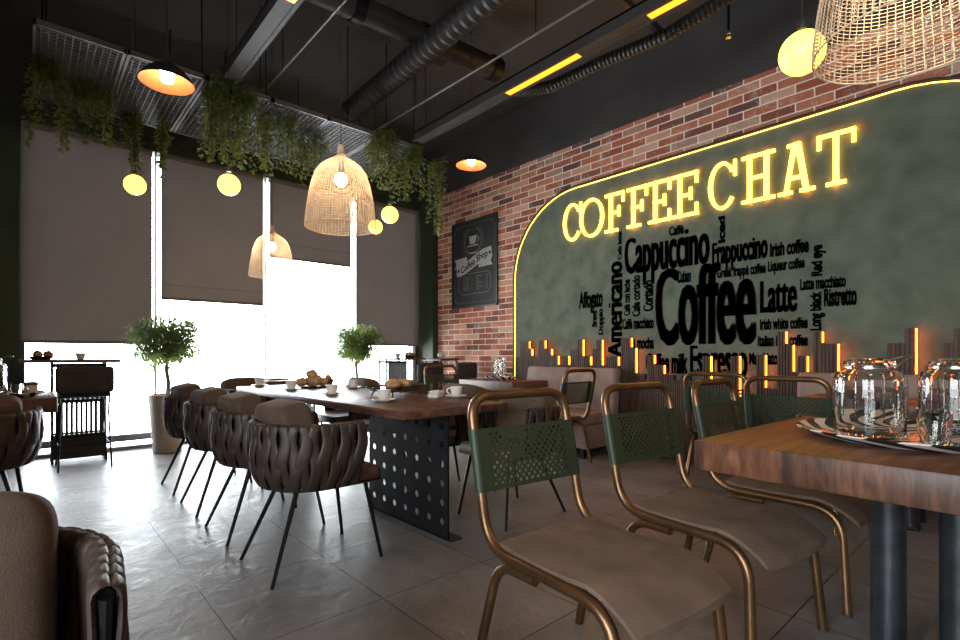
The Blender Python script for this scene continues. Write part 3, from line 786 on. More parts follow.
block_table('thick wood block table with round steel legs at the right foreground', (2.21, .262, 0), 1.06, 1.03, .0, math.radians(-2.), .18, .0, .42)
block_table('thick wood block table in front of the mauve sofa, behind the long table', (4.135, 4.21, 0), .57, .90, -.15, 0)
block_table('wood block table at the far right by the sofa, behind the glass jars', (4.14, .62, 0), .62, 1.0, -.16, 0)
block_table('wood block table at the left edge holding a striped tray', (-.48, 4.86, 0), 1.27, .78, 0, 0)

# sofas along the feature wall
def sofa(label, y0, y1, nb):
    L_ = y1 - y0; t = thing('banquette_sofa', label, 'sofa', (4.47, (y0 + y1) / 2, 0), 0, 'mauve banquette sofas')
    MB().rbox((-.33, -L_ / 2, .10), (.29, L_ / 2, .34), .02).build('base', 'sofa', t)
    for i in range(nb):
        a = -L_ / 2 + L_ * i / nb; b = a + L_ / nb
        MB().rbox((-.33, a + .004, .34), (.14, b - .004, .46), .035, 4).build('seat_cushion', 'sofa', t)
        M = Matrix.Translation((.13, 0, .34)) @ Matrix.Rotation(math.radians(7), 4, 'Y')
        MB().rbox((-.02, a + .005, .0), (.12, b - .005, .575), .035, 4, M).build('back_cushion', 'sofa', t)
    for sx in (-.28, .24):
        for sy in (-L_ / 2 + .08, L_ / 2 - .08): MB().box((sx - .02, sy - .02, 0), (sx + .02, sy + .02, .10)).build('foot', 'black_metal', t, smooth=False)
sofa('mauve two back sofa against the wall behind the small block table', 3.02, 4.30, 2)
sofa('mauve sofa at the far right, behind the glass jars', .42, 1.33, 1)

# bar tables with slatted pedestals at the windows
def bar_table(label, x0, x1, xs0, xs1):
    t = thing('bar_table', label, 'table', ((x0 + x1) / 2, 6.42, 0), 0, 'bar tables by the windows'); c = (x0 + x1) / 2
    MB().rbox((x0 - c, -.22, .975), (x1 - c, .24, 1.005), .005).build('table_top', 'wood_bar', t)
    a, b = xs0 - c, xs1 - c
    m = MB()
    for x in (a, b - .02):
        for y in (-.10, .10): m.box((x, y, 0), (x + .02, y + .02, .975))
    for z in (.93, .58, .24): m.box((a, -.10, z), (b, -.075, z + .035)); m.box((a, .095, z), (b, .12, z + .035))
    m.build('frame', 'black_metal', t, smooth=False)
    m = MB(); m.box((a, -.105, .04), (b, -.095, .235)); m.box((a, .115, .04), (b, .125, .235)); m.build('kick_panel', 'pad_dark', t, smooth=False)
    n = 10
    for r, (za, zb_) in enumerate(((.275, .58), (.615, .93))):
        for i in range(n):
            x = a + .03 + (b - a - .075) * (i + (.25 if r else 0)) / (n - .6)
            MB().box((x, -.095, za), (x + .024, -.08, zb_)).build('slat', 'grey_slat', t, smooth=False)
    return t
bar_table('narrow wood bar table under the far left blind', -.06, .705, .17, .60)
bar_table('narrow wood bar table in the corner by the brick wall', 3.84, 4.48, 3.86, 4.22)
t = thing('corner_counter', 'small brown wood counter against the brick wall near the column', 'table', (4.69, 6.10, 0))
MB().rbox((-.18, -.22, .965), (.17, .24, 1.0), .005).build('table_top', 'wood_bar', t)
m = MB()
for x in (-.15, .14):
    for y in (-.18, .2): m.box((x - .012, y - .012, 0), (x + .012, y + .012, .965))
m.build('frame', 'black_metal', t, smooth=False)

def make_stool():
    t = thing('bar_stool', 'x', 'stool', (0, 0, 0))
    MB().rbox((-.19, -.20, .655), (.19, .15, .70), .02, 4).build('seat', 'pad_dark', t)
    m = MB(); m.rbox((-.215, .15, .700), (.215, .225, .945), .07, 5); m.build('backrest', 'pad_dark', t)
    for sx in (-1, 1):
        MB().tube([(sx * .17, .16, .61), (sx * .195, .21, 0)], .008, 8).build('leg', 'black_metal', t)
        MB().tube([(sx * .17, -.16, .61), (sx * .195, -.21, 0)], .008, 8).build('leg', 'black_metal', t)
        
    MB().tube([(-.185, -.195, .22), (.185, -.195, .22), (.185, .195, .22), (-.185, .195, .22)], .006, 6, closed=True).build('foot_ring', 'black_metal', t)
    for sx in (-.18, .18): MB().tube([(sx, .19, .6), (sx, .19, .74)], .008, 6).build('back_post', 'black_metal', t)
    return t
st = make_stool(); st.location = (.40, 6.06, 0); st.rotation_euler.z = PI; st['label'] = 'dark padded bar stool in front of the bar table under the far left blind'; st['group'] = 'dark padded bar stools'
dup(st, 'dark padded bar stool left behind the small distant green backed chair', (4.10, 5.76, 0), PI, 'dark padded bar stools')
dup(st, 'dark padded bar stool against the brick wall below the poster', (4.60, 5.62, 0), PI + .2, 'dark padded bar stools')

# ------------------------------------------------------------------ table ware
def cup_set(loc, label_c, label_s, rot=0., saucer=True, s=1.0):
    z = loc[2]
    if saucer:
        sa = MB().lathe([(0, .004), (.03, .003), (.034, 0), (.045, .004), (.07, .014), (.074, .017), (.07, .019), (.045, .009), (0, .007)], 28).build('saucer', 'porcelain')
        sa.location = loc; tag(sa, label_s, 'saucer', 'white saucers'); z += .0098
    t = thing('coffee_cup', label_c, 'cup', (loc[0], loc[1], z), rot, 'white coffee cups')
    MB().lathe([(0, .004), (.022, .0), (.026, .002), (.034, .018), (.041, .05), (.043, .066), (.041, .067), (.038, .05), (.031, .02), (0, .010)], 28).build('cup_body', 'porcelain', t)
    MB().tube(arc_pts((.045, 0, .038), .018, -PI * .55, PI * .55, 10, (0, 2)), .0042, 6).build('handle', 'porcelain', t)
CUPS = [((1.59, 4.80), 'farthest white coffee cup on the long table, nearest the window end'), ((1.60, 4.08), 'white coffee cup on the long table left of the bread mound'),
        ((1.637, 3.42), 'white coffee cup on the long table in front of the small cake basket'), ((1.645, 2.72), 'white coffee cup nearest the camera on the long table'),
        ((2.165, 2.65), 'white coffee cup at the right corner of the long table'), ((2.094, 3.97), 'white coffee cup below the right potted tree on the long table')]
for i, ((x, y), lab) in enumerate(CUPS):
    cup_set((x, y, TZ), lab, 'saucer under the ' + lab.replace('white ', '').replace(' on the long table', '', 1), .6 * i)
cup_set((.395, 6.36, 1.005), 'small white cup on the far left bar table', '', 1, False)
cup_set((4.08, 6.36, 1.005), 'small white cup on the corner bar table', '', 2, False)
t_ = MB().rbox((-.05, -.04, 0), (.05, .04, .028), .012, 3).rbox((-.04, -.045, .024), (.045, .03, .05), .012, 3).build('folded_napkin', 'napkin'); t_.location = (2.06, 2.74, TZ); t_.rotation_euler.z = .4
tag(t_, 'crumpled pale napkin left of the right corner cup on the long table', 'napkin')
t_ = MB().ell((0, 0, .05), (.05, .05, .05), 14, 9).build('sugar_bowl', 'porcelain'); t_.location = (4.62, 6.02, 1.0); tag(t_, 'small white bowl on the brown corner counter', 'bowl')

def loaf(loc, r, rot, label):
    m = MB(); m.ell((0, 0, r[2]), r, 14, 9)
    m.v = [(x * (1 + .06 * math.sin(9 * x / r[0] + 5 * y / r[1])), y * (1 + .05 * math.cos(7 * z / r[2])), max(0, z * (1 + .05 * math.sin(6 * x / r[0])))) for x, y, z in m.v]
    o = m.build('bread_roll', 'bread'); o.location = loc; o.rotation_euler.z = rot; tag(o, label, 'bread', 'bread rolls and loaves'); return o
# wire basket with rolls
def wire_basket(loc, rot, label, lx=.19, ly=.13):
    t = thing('wire_basket', label, 'basket', loc, rot, 'wire bread baskets')
    m = MB(); h = .062; z0 = .034
    rim = lambda f, z: fillet([(-lx * f, -ly * f, z), (lx * f, -ly * f, z), (lx * f, ly * f, z), (-lx * f, ly * f, z), (-lx * f, -ly * f, z)], .04, 4)
    m.tube(rim(1, h), .0042, 6); m.tube(rim(.9, z0 + .012), .003, 6); m.tube(rim(.78, z0), .003, 6)
    for i in range(9):
        x = -lx * .74 + lx * 1.48 * i / 8; m.tube([(x * 1.25, -ly, h), (x, -ly * .78, z0), (x, ly * .78, z0), (x * 1.25, ly, h)], .0022, 5)
    m.build('wire_bowl', 'wire', t)
    m = MB()
    for sx in (-1, 1):
        for sy in (-1, 1): MB().tube([(sx * lx * .7, sy * ly * .7, z0), (sx * lx * .78, sy * ly * .78, 0)], .004, 6).build('foot', 'wire', t)
    m = MB()
    for sx in (-1, 1): m.tube(arc_pts((sx * lx, 0, h), .03, -PI / 2, PI / 2, 8, (0, 1)) if sx > 0 else arc_pts((sx * lx, 0, h), .03, PI / 2, PI * 1.5, 8, (0, 1)), .0035, 6)
    m.build('handle', 'wire', t)
wire_basket((1.96, 3.07, TZ + .004), .25, 'dark wire basket with two bread rolls on the near part of the long table')
loaf((1.90, 3.03, TZ + .046), (.062, .058, .038), .3, 'left bread roll in the near wire basket'); loaf((2.03, 3.08, TZ + .046), (.062, .055, .036), 1.2, 'right bread roll in the near wire basket')
pl = MB().lathe([(0, .004), (.09, .0), (.10, .004), (.165, .014), (.17, .018), (.10, .010), (0, .009)], 32).build('serving_plate', 'wood_serve'); pl.location = (1.90, 4.36, TZ); tag(pl, 'flat plate under the mound of bread on the long table', 'plate')
for i, (dx, dy, dz, lab) in enumerate([(-.085, .03, 0, 'left'), (.015, .09, 0, 'back'), (.085, -.02, 0, 'right'), (-.025, -.085, 0, 'front'), (-.005, .0, .070, 'topmost')]):
    loaf((1.90 + dx, 4.36 + dy, TZ + .010 + dz), (.054, .050, .040), i * 1.3, lab + ' bread roll of the mound on the flat plate')
t = thing('bread_box', 'small brown basket beside the mound of bread on the long table', 'basket', (2.115, 4.60, TZ), .3)
MB().lathe([(.085, 0), (.095, .05), (.10, .06), (.092, .06), (.085, .01), (0, .008)], 24).build('basket_body', 'wood_serve', t)
for k_, (dx, dy) in enumerate(((-.042, .02), (.038, -.022))): loaf((2.115 + dx, 4.60 + dy, TZ + .016), (.038, .036, .042), k_, ['left', 'right'][k_] + ' roll in the small brown basket on the long table')
block_table('small wood block table by the windows beyond the far end of the long table', (2.10, 6.02, 0), .66, .62, 0, 0)
sb = MB().rbox((-.11, -.20, 0), (.11, .20, .02), .006).build('serving_board', 'wood_serve'); sb.location = (2.16, 6.06, TZ); tag(sb, 'dark serving board carrying a clear jar on the small table by the windows', 'board')

def simple_jar(loc, label, h, r, lid='glass', group='clear jars at the far tables'):
    t = thing('glass_jar', label, 'jar', loc, 0, group)
    MB().lathe([(0, .003), (r * .9, 0), (r, .008), (r, h * .78), (r * .72, h * .88), (r * .72, h), (r * .66, h), (r * .66, h * .88), (r * .93, h * .77), (r * .93, .014), (0, .010)], 24).build('jar_body', 'glass', t)
    MB().lathe([(0, h + .014), (r * .7, h + .012), (r * .76, h), (r * .76, h - .012), (r * .73, h - .012), (r * .73, h + .001), (0, h + .002)], 24).build('lid', lid, t)
simple_jar((2.19, 6.12, TZ + .02), 'clear jar on the serving board by the windows', .23, .055)
simple_jar((2.13, 5.97, TZ + .02), 'small squat jar beside the clear jar on the serving board', .09, .05)

def bread_plate(loc, label, n, pre):
    t = MB().lathe([(0, .004), (.06, 0), (.07, .004), (.10, .03), (.104, .034), (.066, .012), (0, .010)], 24).build('bread_bowl', 'wire'); t.location = loc; tag(t, label, 'bowl', 'bread bowls on the bar tables')
    for i in range(n):
        a = 2 * PI * i / n; loaf((loc[0] + .05 * math.cos(a), loc[1] + .05 * math.sin(a), loc[2] + .016), (.040, .037, .036), a, pre % ['front', 'back', 'side'][i % 3])
bread_plate((.10, 6.36, 1.005), 'dark bowl of bread on the far left bar table', 3, '%s bread roll in the bowl on the far left bar table')
bread_plate((4.30, 6.36, 1.005), 'dark bowl of bread on the corner bar table', 3, '%s bread roll in the bowl on the corner bar table')

# striped trays with jars
def tray(loc, label, r):
    o = MB().lathe([(0, .006), (r * .72, .004), (r * .76, 0), (r * .80, .004), (r * .97, .024), (r, .030), (r * .985, .034), (r * .80, .014), (0, .012)], 64).build('striped_tray', 'zebra'); o.location = loc
    return tag(o, label, 'tray', 'black and white striped trays')
def big_jar(loc, label, rot, h=.235, r=.098, group='big glass jars on the striped tray'):
    t = thing('drink_jar', label, 'jar', loc, rot, group)
    R = r
    prof = [(0, .006), (R * .84, 0), (R * .96, .006), (R, .022), (R, h * .80), (R * .97, h * .86), (R * .88, h * .915), (R * .74, h * .94), (R * .70, h * .955), (R * .70, h), (R * .66, h),
            (R * .66, h * .95), (R * .72, h * .925), (R * .85, h * .895), (R * .93, h * .85), (R * .955, h * .79), (R * .955, .028), (R * .88, .014), (0, .014)]
    m = MB(); m.lathe(prof, 40)
    m.build('jar_body', 'glass', t)
    m = MB()
    for i in range(16):                       # pressed ribs round the shoulder
        a = 2 * PI * i / 16; m.tube([(R * .99 * math.cos(a), R * .99 * math.sin(a), h * .30), (R * 1.0 * math.cos(a), R * 1.0 * math.sin(a), h * .79), (R * .88 * math.cos(a), R * .88 * math.sin(a), h * .912)], .0035, 6)
    m.build('rib', 'glass', t)
    MB().lathe([(0, h + .003), (R * .70, h + .002), (R * .735, h + .009), (R * .70, h + .017), (R * .5, h + .021), (R * .46, h + .026), (0, h + .028)], 32).build('lid', 'glass', t)
    m = MB(); m.tube(arc_pts((0, 0, h - .006), R * .715, 0, 2 * PI, 28), .0022, 6, closed=False)
    m.tube([(R * .72, -.03, h - .004), (R * 1.0, -.034, h + .02), (R * 1.5, -.02, h + .032), (R * 1.55, .0, h + .034), (R * 1.5, .02, h + .030), (R * 1.0, .034, h + .016), (R * .72, .03, h - .004)], .0021, 6)
    m.build('wire_bail', 'steel_wire', t)
def tumbler(loc, label, h=.075, r=.036, group='small glass tumblers on the striped tray'):
    t = thing('glass_tumbler', label, 'glass', loc, 0, group)
    MB().lathe([(0, .004), (r * .78, 0), (r * .86, .004), (r, h * .6), (r, h), (r * .93, h), (r * .93, h * .6), (r * .78, .014), (0, .012)], 28).build('glass_body', 'glass', t)
    MB().tube(arc_pts((r, 0, h * .52), h * .30, -PI * .5, PI * .5, 10, (0, 2)), .004, 6).build('handle', 'glass', t)
tray((2.25, .285, TZ), 'black and white striped tray on the right foreground table', .345)
big_jar((2.10, .385, TZ + .0185), 'big clear jar with wire bail standing left on the foreground striped tray', -.6)
big_jar((2.42, .20, TZ + .0165), 'big clear jar at the right frame edge on the foreground striped tray', -.6)
tumbler((2.06, .215, TZ + .0185), 'small glass mug in front of the two big jars', .098, .040); tumbler((2.19, .235, TZ + .0165), 'second small glass mug between the two big jars', .098, .040)
tray((-.16, 4.76, TZ), 'black and white striped tray on the table at the left edge', .26)
big_jar((-.20, 4.80, TZ + .0165), 'big clear jar on the left edge table', -.6, group='glass jars on the left table'); tumbler((-.05, 4.66, TZ + .0165), 'small glass mug on the left edge table', group='glass mugs on the left table')
o_ = thing('lidded_jar', 'small jar with a brown lid on the tray at the left edge table', 'jar', (.02, 4.77, TZ + .020))
MB().lathe([(0, .002), (.036, 0), (.04, .01), (.04, .06), (0, .06)], 24).build('jar_body', 'porcelain', o_); MB().lathe([(0, .082), (.03, .081), (.041, .074), (.041, .058), (0, .058)], 24).build('lid', 'coffee', o_)
tray((4.17, 4.30, TZ), 'black and white striped tray on the block table before the sofa', .21)
big_jar((4.21, 4.33, TZ + .0165), 'big clear jar on the block table before the sofa', .3, .215, .07, 'glass jars on the sofa table'); tumbler((4.08, 4.24, TZ + .0165), 'small glass mug on the block table before the sofa', group='glass mugs on the sofa table')

# ------------------------------------------------------------------ plants
def leaf(m, p, d, up, L_, w_):
    d = d.normalized(); s_ = d.cross(up)
    if s_.length < 1e-4: s_ = d.orthogonal()
    s_.normalize(); n = s_.cross(d)
    m.add([p, p + d * L_ * .5 + s_ * w_ - n * w_ * .3, p + d * L_, p + d * L_ * .5 - s_ * w_ - n * w_ * .3], [(0, 1, 2), (0, 2, 3)])
def rv(): return Vector((random.uniform(-1, 1), random.uniform(-1, 1), random.uniform(-1, 1)))
def tree(loc, label, seed):
    random.seed(seed)
    t = thing('potted_tree', label, 'plant', loc, 0, 'potted olive trees')
    MB().lathe([(0, .0), (.125, 0), (.135, .01), (.175, .58), (.178, .62), (.165, .625), (.158, .58), (0, .57)], 36).build('pot', 'pot', t)
    MB().lathe([(0, .585), (.158, .575)], 24).build('soil', 'soil', t)
    tr = MB(); tr.tube([(0, 0, .57), (.012, .006, .75), (-.01, .0, .90), (.008, .0, 1.05)], [.024, .021, .019, .012], 8)
    ends = []
    for i in range(13):
        a = 2.4 * i; b0 = Vector((0, 0, .88 + .012 * i)); e = Vector((.27 * math.cos(a) * random.uniform(.6, 1.1), .27 * math.sin(a) * random.uniform(.6, 1.1), 1.07 + random.random() * .3))
        mid = (b0 + e) / 2 + Vector((0, 0, .05)); tr.tube([b0, mid, e], [.009, .006, .003], 5); ends += [e, mid, (mid + e) / 2]
    tr.build('trunk', 'trunk', t)
    m = MB()
    for i in range(8600):
        q = random.random()
        if q < .62:
            d = rv().normalized(); r = random.random() ** .4
            p = Vector((d.x * .385 * r, d.y * .375 * r, 1.20 + d.z * (.265 if d.z > 0 else .22) * r))
            bump = .5 + .5 * math.sin(7 * d.x + 2.0) * math.cos(6 * d.y + 5 * d.z)
            if bump < .22 and r > .62: continue
        else:
            e = random.choice(ends); p = e + rv() * .085
            if p.z < .93: p.z = .95 + random.random() * .06
        d = (p - Vector((0, 0, 1.15))).normalized() + rv() * .8 + Vector((0, 0, -.25))
        leaf(m, p, d, Vector((0, 0, 1)), random.uniform(.036, .062), random.uniform(.007, .0115))
    for i in range(26):                        # loose sprays below the crown
        a = random.random() * 6.28; r = random.uniform(.12, .33); p0 = Vector((r * math.cos(a), r * math.sin(a), 1.06))
        for j in range(14):
            p = p0 + Vector((random.uniform(-.02, .02), random.uniform(-.02, .02), -.012 * j)); leaf(m, p, rv() + Vector((0, 0, -.6)), Vector((0, 1, 0)), .035, .006)
    m.build('foliage', 'leaf_tree', t, smooth=False)
tree((1.135, 6.35, 0), 'olive tree in a tall stone pot at the left windows beside the woven chairs', 3)
tree((3.42, 6.38, 0), 'olive tree in a stone pot behind the far end of the long table', 11)

def ivy(label, x0, x1, y0, y1, ztop, n, lengths, seed, dens=1.):
    """trailing plant draped through the ceiling grille; lengths: (min,max) of its strands"""
    random.seed(seed)
    cx, cy = (x0 + x1) / 2, (y0 + y1) / 2
    t = thing('hanging_ivy', label, 'plant', (cx, cy, ztop), 0, 'trailing plants under the ceiling grille')
    st_ = MB(); m = MB()
    for i in range(n):
        p = Vector((random.uniform(x0, x1) - cx, random.uniform(y0, y1) - cy, random.uniform(.0, .06)))
        L_ = random.uniform(*lengths) if i % 3 else lengths[1] * random.uniform(.75, 1.0)
        k = max(4, int(L_ / .05)); pts = [p.copy()]; dr = Vector((random.uniform(-.4, .4), random.uniform(-.4, .4), 0))
        for j in range(k):
            q = j / k; p = p + Vector((dr.x * .03 * (1 - q) + random.uniform(-.006, .006), dr.y * .03 * (1 - q) + random.uniform(-.006, .006), -L_ / k)); pts.append(p.copy())
        st_.tube(pts, .0022, 4)
        for j, p in enumerate(pts):
            fat = 1.0 - .55 * j / len(pts)
            for _ in range(int(5 * dens)):
                o = rv() * .055 * fat; o.z *= .6
                d = Vector((o.x, o.y, -.03)) + rv() * .03
                leaf(m, p + o * .6, d, Vector((0, 0, 1)), random.uniform(.032, .056), random.uniform(.010, .017))
    for i in range(int(n * 22 * dens)):
        p = Vector((random.uniform(x0, x1) - cx, random.uniform(y0, y1) - cy, random.uniform(-.10, .07))) 
        leaf(m, p, rv() + Vector((0, 0, -.5)), Vector((0, 0, 1)), random.uniform(.035, .06), random.uniform(.011, .018))
    m.build('foliage', 'leaf_ivy', t, smooth=False); st_.build('stem', 'stem', t)
GZ = 3.35
ivy('leafy trailing plant at the left end of the ceiling grille with one long strand', .02, .20, 5.10, 5.30, 3.30, 9, (.15, .72), 21)
ivy('trailing plant beside the left end plant under the ceiling grille', .30, .54, 5.25, 5.55, 3.28, 13, (.15, .42), 22)
ivy('trailing plant above the left glowing globe', .68, .80, 5.72, 5.85, 3.28, 9, (.25, .58), 23)
ivy('small trailing plant right of the left globe', .95, 1.05, 5.7, 5.86, 3.26, 6, (.2, .42), 24)
ivy('big bushy trailing plant hanging in the middle of the ceiling grille', 1.12, 1.52, 4.55, 4.95, 3.34, 30, (.25, .66), 25, 1.2)
ivy('trailing plant between the middle bush and the large rattan lamp', 1.62, 1.98, 4.75, 5.15, 3.28, 16, (.2, .5), 26)
ivy('trailing plant behind the top of the large rattan lamp', 2.05, 2.35, 4.95, 5.25, 3.26, 11, (.2, .45), 27)
ivy('bushy trailing plant right of the large rattan lamp', 2.70, 2.90, 4.50, 4.85, 3.34, 19, (.2, .56), 28)
ivy('trailing plant over the right pair of globes', 3.12, 3.28, 4.58, 4.95, 3.30, 16, (.2, .55), 29)
ivy('thin trailing plant at the right end of the grille in front of the brick wall', 3.50, 3.62, 4.62, 4.85, 3.26, 8, (.2, .85), 30)

# ------------------------------------------------------------------ ceiling services
t = thing('ceiling_grille', 'grey metal grille hung from the black ceiling, draped with plants', 'grille', (1.65, 5.28, GZ))
for i in range(6):
    x0 = .03 + .54 * i - 1.65; x1 = x0 + .53; ya, yb_ = -.66, .66
    m = MB()
    for a, b in (((x0, ya), (x1, ya + .02)), ((x0, yb_ - .02), (x1, yb_)), ((x0, ya), (x0 + .018, yb_)), ((x1 - .018, ya), (x1, yb_))): m.box((a[0], a[1], -.02), (b[0], b[1], .02))
    for k in range(1, 12): x = x0 + (x1 - x0) * k / 12; m.box((x - .0035, ya, -.014), (x + .0035, yb_, .006))
    for k in range(1, 27): y = ya + (yb_ - ya) * k / 27; m.box((x0, y - .004, -.018), (x1, y + .004, .006))
    m.build('grid_panel', 'grey_metal', t, smooth=False)
for x in (.1, 1.08, 1.60, 2.40, 3.2):
    for y in (-.62, .62): MB().cyl((x - 1.65, y, .02), (x - 1.65, y, ZC - GZ), .006, 6).build('hanger_rod', 'black_metal', t)

def track(label, x, ya, yb_, leds, z=3.30):
    t = thing('linear_light', label, 'light', (x, (ya + yb_) / 2, z), 0, 'black linear ceiling lights'); c = (ya + yb_) / 2
    m = MB(); m.box((-.062, ya - c, .0), (-.034, yb_ - c, .09)); m.box((.034, ya - c, .0), (.062, yb_ - c, .09)); m.box((-.062, ya - c, .075), (.062, yb_ - c, .09))
    prev = ya
    for a, b in leds + [(yb_, yb_)]:
        if a > prev: m.box((-.036, prev - c, .004), (.036, a - c, .02))
        prev = b
    m.build('housing', 'track_body', t, smooth=False)
    for a, b in leds: MB().box((-.030, a - c, .002), (.030, b - c, .018)).build('light_strip', 'track_led', t, smooth=False)
    for y in (ya + .3, c, yb_ - .12): MB().cyl((0, y - c, .09), (0, y - c, ZC - z), .004, 6).build('hanger_rod', 'black_metal', t)
track('black linear ceiling light with glowing strips running along the brick wall side', 3.085, -1.9, 4.40, [(-1.2, -.4), (.2, .98), (.98 + .02, 1.74), (2.318, 3.076)][0:1] + [(.98, 1.745), (2.318, 3.076)])
track('left black linear ceiling light, its strip cut by the photo top', 1.245, -1.9, 4.42, [(-1.0, -.2), (.6, 1.4), (2.42, 3.20)])

def duct(name, label, pts, r, rib=.045, mat='duct'):
    P = []; R = []
    tot = 0
    for a, b in zip(pts[:-1], pts[1:]):
        a, b = Vector(a), Vector(b); L_ = (b - a).length; n = max(2, int(L_ / (rib / 2)))
        for i in range(n): P.append(a + (b - a) * i / n); R.append(r * (1.0 if len(P) % 2 else .84))
    P.append(Vector(pts[-1])); R.append(r)
    o = MB().tube(P, R, 14).build(name, mat); return tag(o, label, 'duct')
duct('flexible_duct', 'ribbed black round duct running toward the windows under the ceiling', [(2.70, 5.2, 3.78), (2.62, 3.4, 3.76), (2.58, 2.2, 3.76), (2.55, .5, 3.78)], .115, .09)
d = thing('cross_duct', 'dark round duct crossing the ribbed duct under the ceiling', 'duct', (2.65, 3.85, 4.02))
MB().cyl((-1.3, .12, 0), (1.0, -.06, 0), .105, 18).build('pipe', 'duct', d)
for x, y in ((-.55, .063), (.12, .01), (.95, -.056)): MB().cyl((x - .05, y, 0), (x + .05, y - .004, 0), .122, 18).build('coupling', 'black_metal', d)
MB().rbox((.30, .0, -.02), (.50, .26, .18), .01).build('junction_box', 'duct', d)
duct('corrugated_hose', 'thin sagging corrugated hose beside the right linear light', [(3.40, 3.3, 3.52), (3.44, 2.9, 3.42), (3.52, 2.4, 3.46), (3.60, 1.9, 3.47), (3.70, 1.45, 3.60), (3.72, .9, 3.75)], .052, .034)  # sagging ceiling hose, modelled without a hanger
for nm, lab, a, b in [('conduit', 'thin grey conduit along the ceiling left of the right linear light', (2.83, 5.0, 3.5), (2.94, .6, 3.5)), ('conduit', 'thin grey conduit along the ceiling right of the left linear light', (1.64, 5.3, 3.5), (1.63, .6, 3.5))]:
    t = thing(nm, lab, 'pipe', a, 0, 'thin ceiling conduits'); dv = Vector(b) - Vector(a)
    MB().cyl((0, 0, 0), dv, .009, 8).build('pipe', 'grey_metal', t)
    for q in (.08, .2, .55, .8): p = dv * q; MB().cyl(p, (p.x, p.y, ZC - 3.5), .005, 6).build('hanger_rod', 'black_metal', t)
t = thing('ceiling_beam', 'dark steel channel crossing under the ceiling at the top of the photo', 'beam', (3.05, 1.95, 3.52))
MB().box((-.15, -.02, -.02), (.62, .02, .03)).build('channel', 'duct', t, smooth=False)
for x in (-.1, .5): MB().cyl((x, 0, .03), (x, 0, ZC - 3.52), .006, 6).build('hanger_rod', 'black_metal', t)
for i, (lab, loc) in enumerate([('small sprinkler head on a drop pipe near the orange dome lamp', (.66, 4.2, 3.62)), ('small sprinkler head above the brick wall near the corrugated hose', (4.0, 1.6, 3.50))]):
    t = thing('sprinkler_head', lab, 'sprinkler', loc, 0, 'ceiling sprinkler heads')
    MB().cyl((0, 0, .03), (0, 0, ZC - loc[2]), .011, 8).build('drop_pipe', 'black_metal', t)
    MB().lathe([(0, .035), (.014, .033), (.014, .012), (.005, .008), (.005, -.012), (.02, -.014), (.02, -.018), (0, -.018)], 12).build('nozzle', 'steel_wire', t)

# ------------------------------------------------------------------ lamps
def lamp_point(parent, z, power, col, r=.04):
    l = bpy.data.lights.new('lamp_light', 'POINT'); l.energy = power; l.color = col; l.shadow_soft_size = r
    o = bpy.data.objects.new('lamp_light', l); COL.objects.link(o); o.parent = parent; o.location = (0, 0, z)
GL = [((.708, 5.335, 2.548), 'left glowing globe pendant in front of the far left blind'), ((1.118, 4.037, 2.315), 'glowing globe pendant in front of the second blind'),
      ((2.518, 4.06, 2.357), 'upper glowing globe right of the large rattan lamp'), ((3.24, 5.559, 2.65), 'lower smaller looking globe touching the edge of the large rattan lamp'),
      ((2.402, .665, 2.308), 'biggest looking glowing globe above the word chat beside the rattan shade')]
for loc, lab in GL:
    t = thing('globe_pendant', lab, 'lamp', loc, 0, 'yellow globe pendants')
    gr = .078 if 'second blind' in lab or 'upper' in lab else .086
    MB().ell((0, 0, 0), (gr, gr, gr), 24, 16).build('globe', 'globe', t)
    MB().cyl((0, 0, .098), (0, 0, .125), .018, 12).build('cap', 'frame_dark', t)
    MB().cyl((0, 0, .12), (0, 0, ZC - loc[2]), .003, 6).build('cord', 'frame_dark', t)
def make_rattan():
    t = thing('rattan_pendant', 'x', 'lamp', (0, 0, 0))
    prof = [(.020, .505), (.026, .485), (.045, .462), (.09, .435), (.135, .400), (.165, .355), (.188, .290), (.203, .220), (.216, .140), (.226, .060), (.230, .010), (.226, .0)]
    def R(z):
        for (r0, z0), (r1, z1) in zip(prof[:-1], prof[1:]):
            if z1 <= z <= z0: return r1 + (r0 - r1) * (z - z1) / (z0 - z1 + 1e-9)
        return prof[-1][0]
    m = MB()
    for i in range(64):
        a = 2 * PI * i / 64; m.tube([(r * math.cos(a + .12 * z), r * math.sin(a + .12 * z), z) for r, z in prof], .0015, 3, cap=False)
    z = .004
    while z < .49:
        m.tube([(R(z) * math.cos(2 * PI * k / 40), R(z) * math.sin(2 * PI * k / 40), z) for k in range(40)], .0013, 3, closed=True); z += .0105 if z < .27 else .008
    m.tube([(.228 * math.cos(2 * PI * k / 40), .228 * math.sin(2 * PI * k / 40), .003) for k in range(40)], .003, 6, closed=True)
    m.build('woven_shade', 'rattan', t)
    m = MB(); m.lathe([(0, .545), (.022, .545), (.024, .49), (.020, .475), (0, .475)], 16); m.build('neck', 'rattan', t)
    m = MB(); m.lathe([(0, .36), (.018, .355), (.020, .40), (.018, .475), (0, .475)], 14); m.build('socket', 'frame_dark', t)
    MB().ell((0, 0, .318), (.038, .038, .045), 16, 10).build('bulb', 'bulb', t)
    MB().cyl((0, 0, .54), (0, 0, 2.46), .003, 6).build('cord', 'frame_dark', t)
    return t
ra = make_rattan(); ra.location = (1.545, 3.095, 1.89); ra['label'] = 'large bell shaped rattan pendant lamp with lit bulb above the long table'; ra['group'] = 'rattan pendant lamps'
dup(ra, 'small looking far rattan pendant lamp in front of the windows', (1.952, 5.506, 1.89), 0, 'rattan pendant lamps')
dup(ra, 'rattan pendant shade cut by the upper right corner of the photo', (1.80, .235, 1.91), 0, 'rattan pendant lamps')
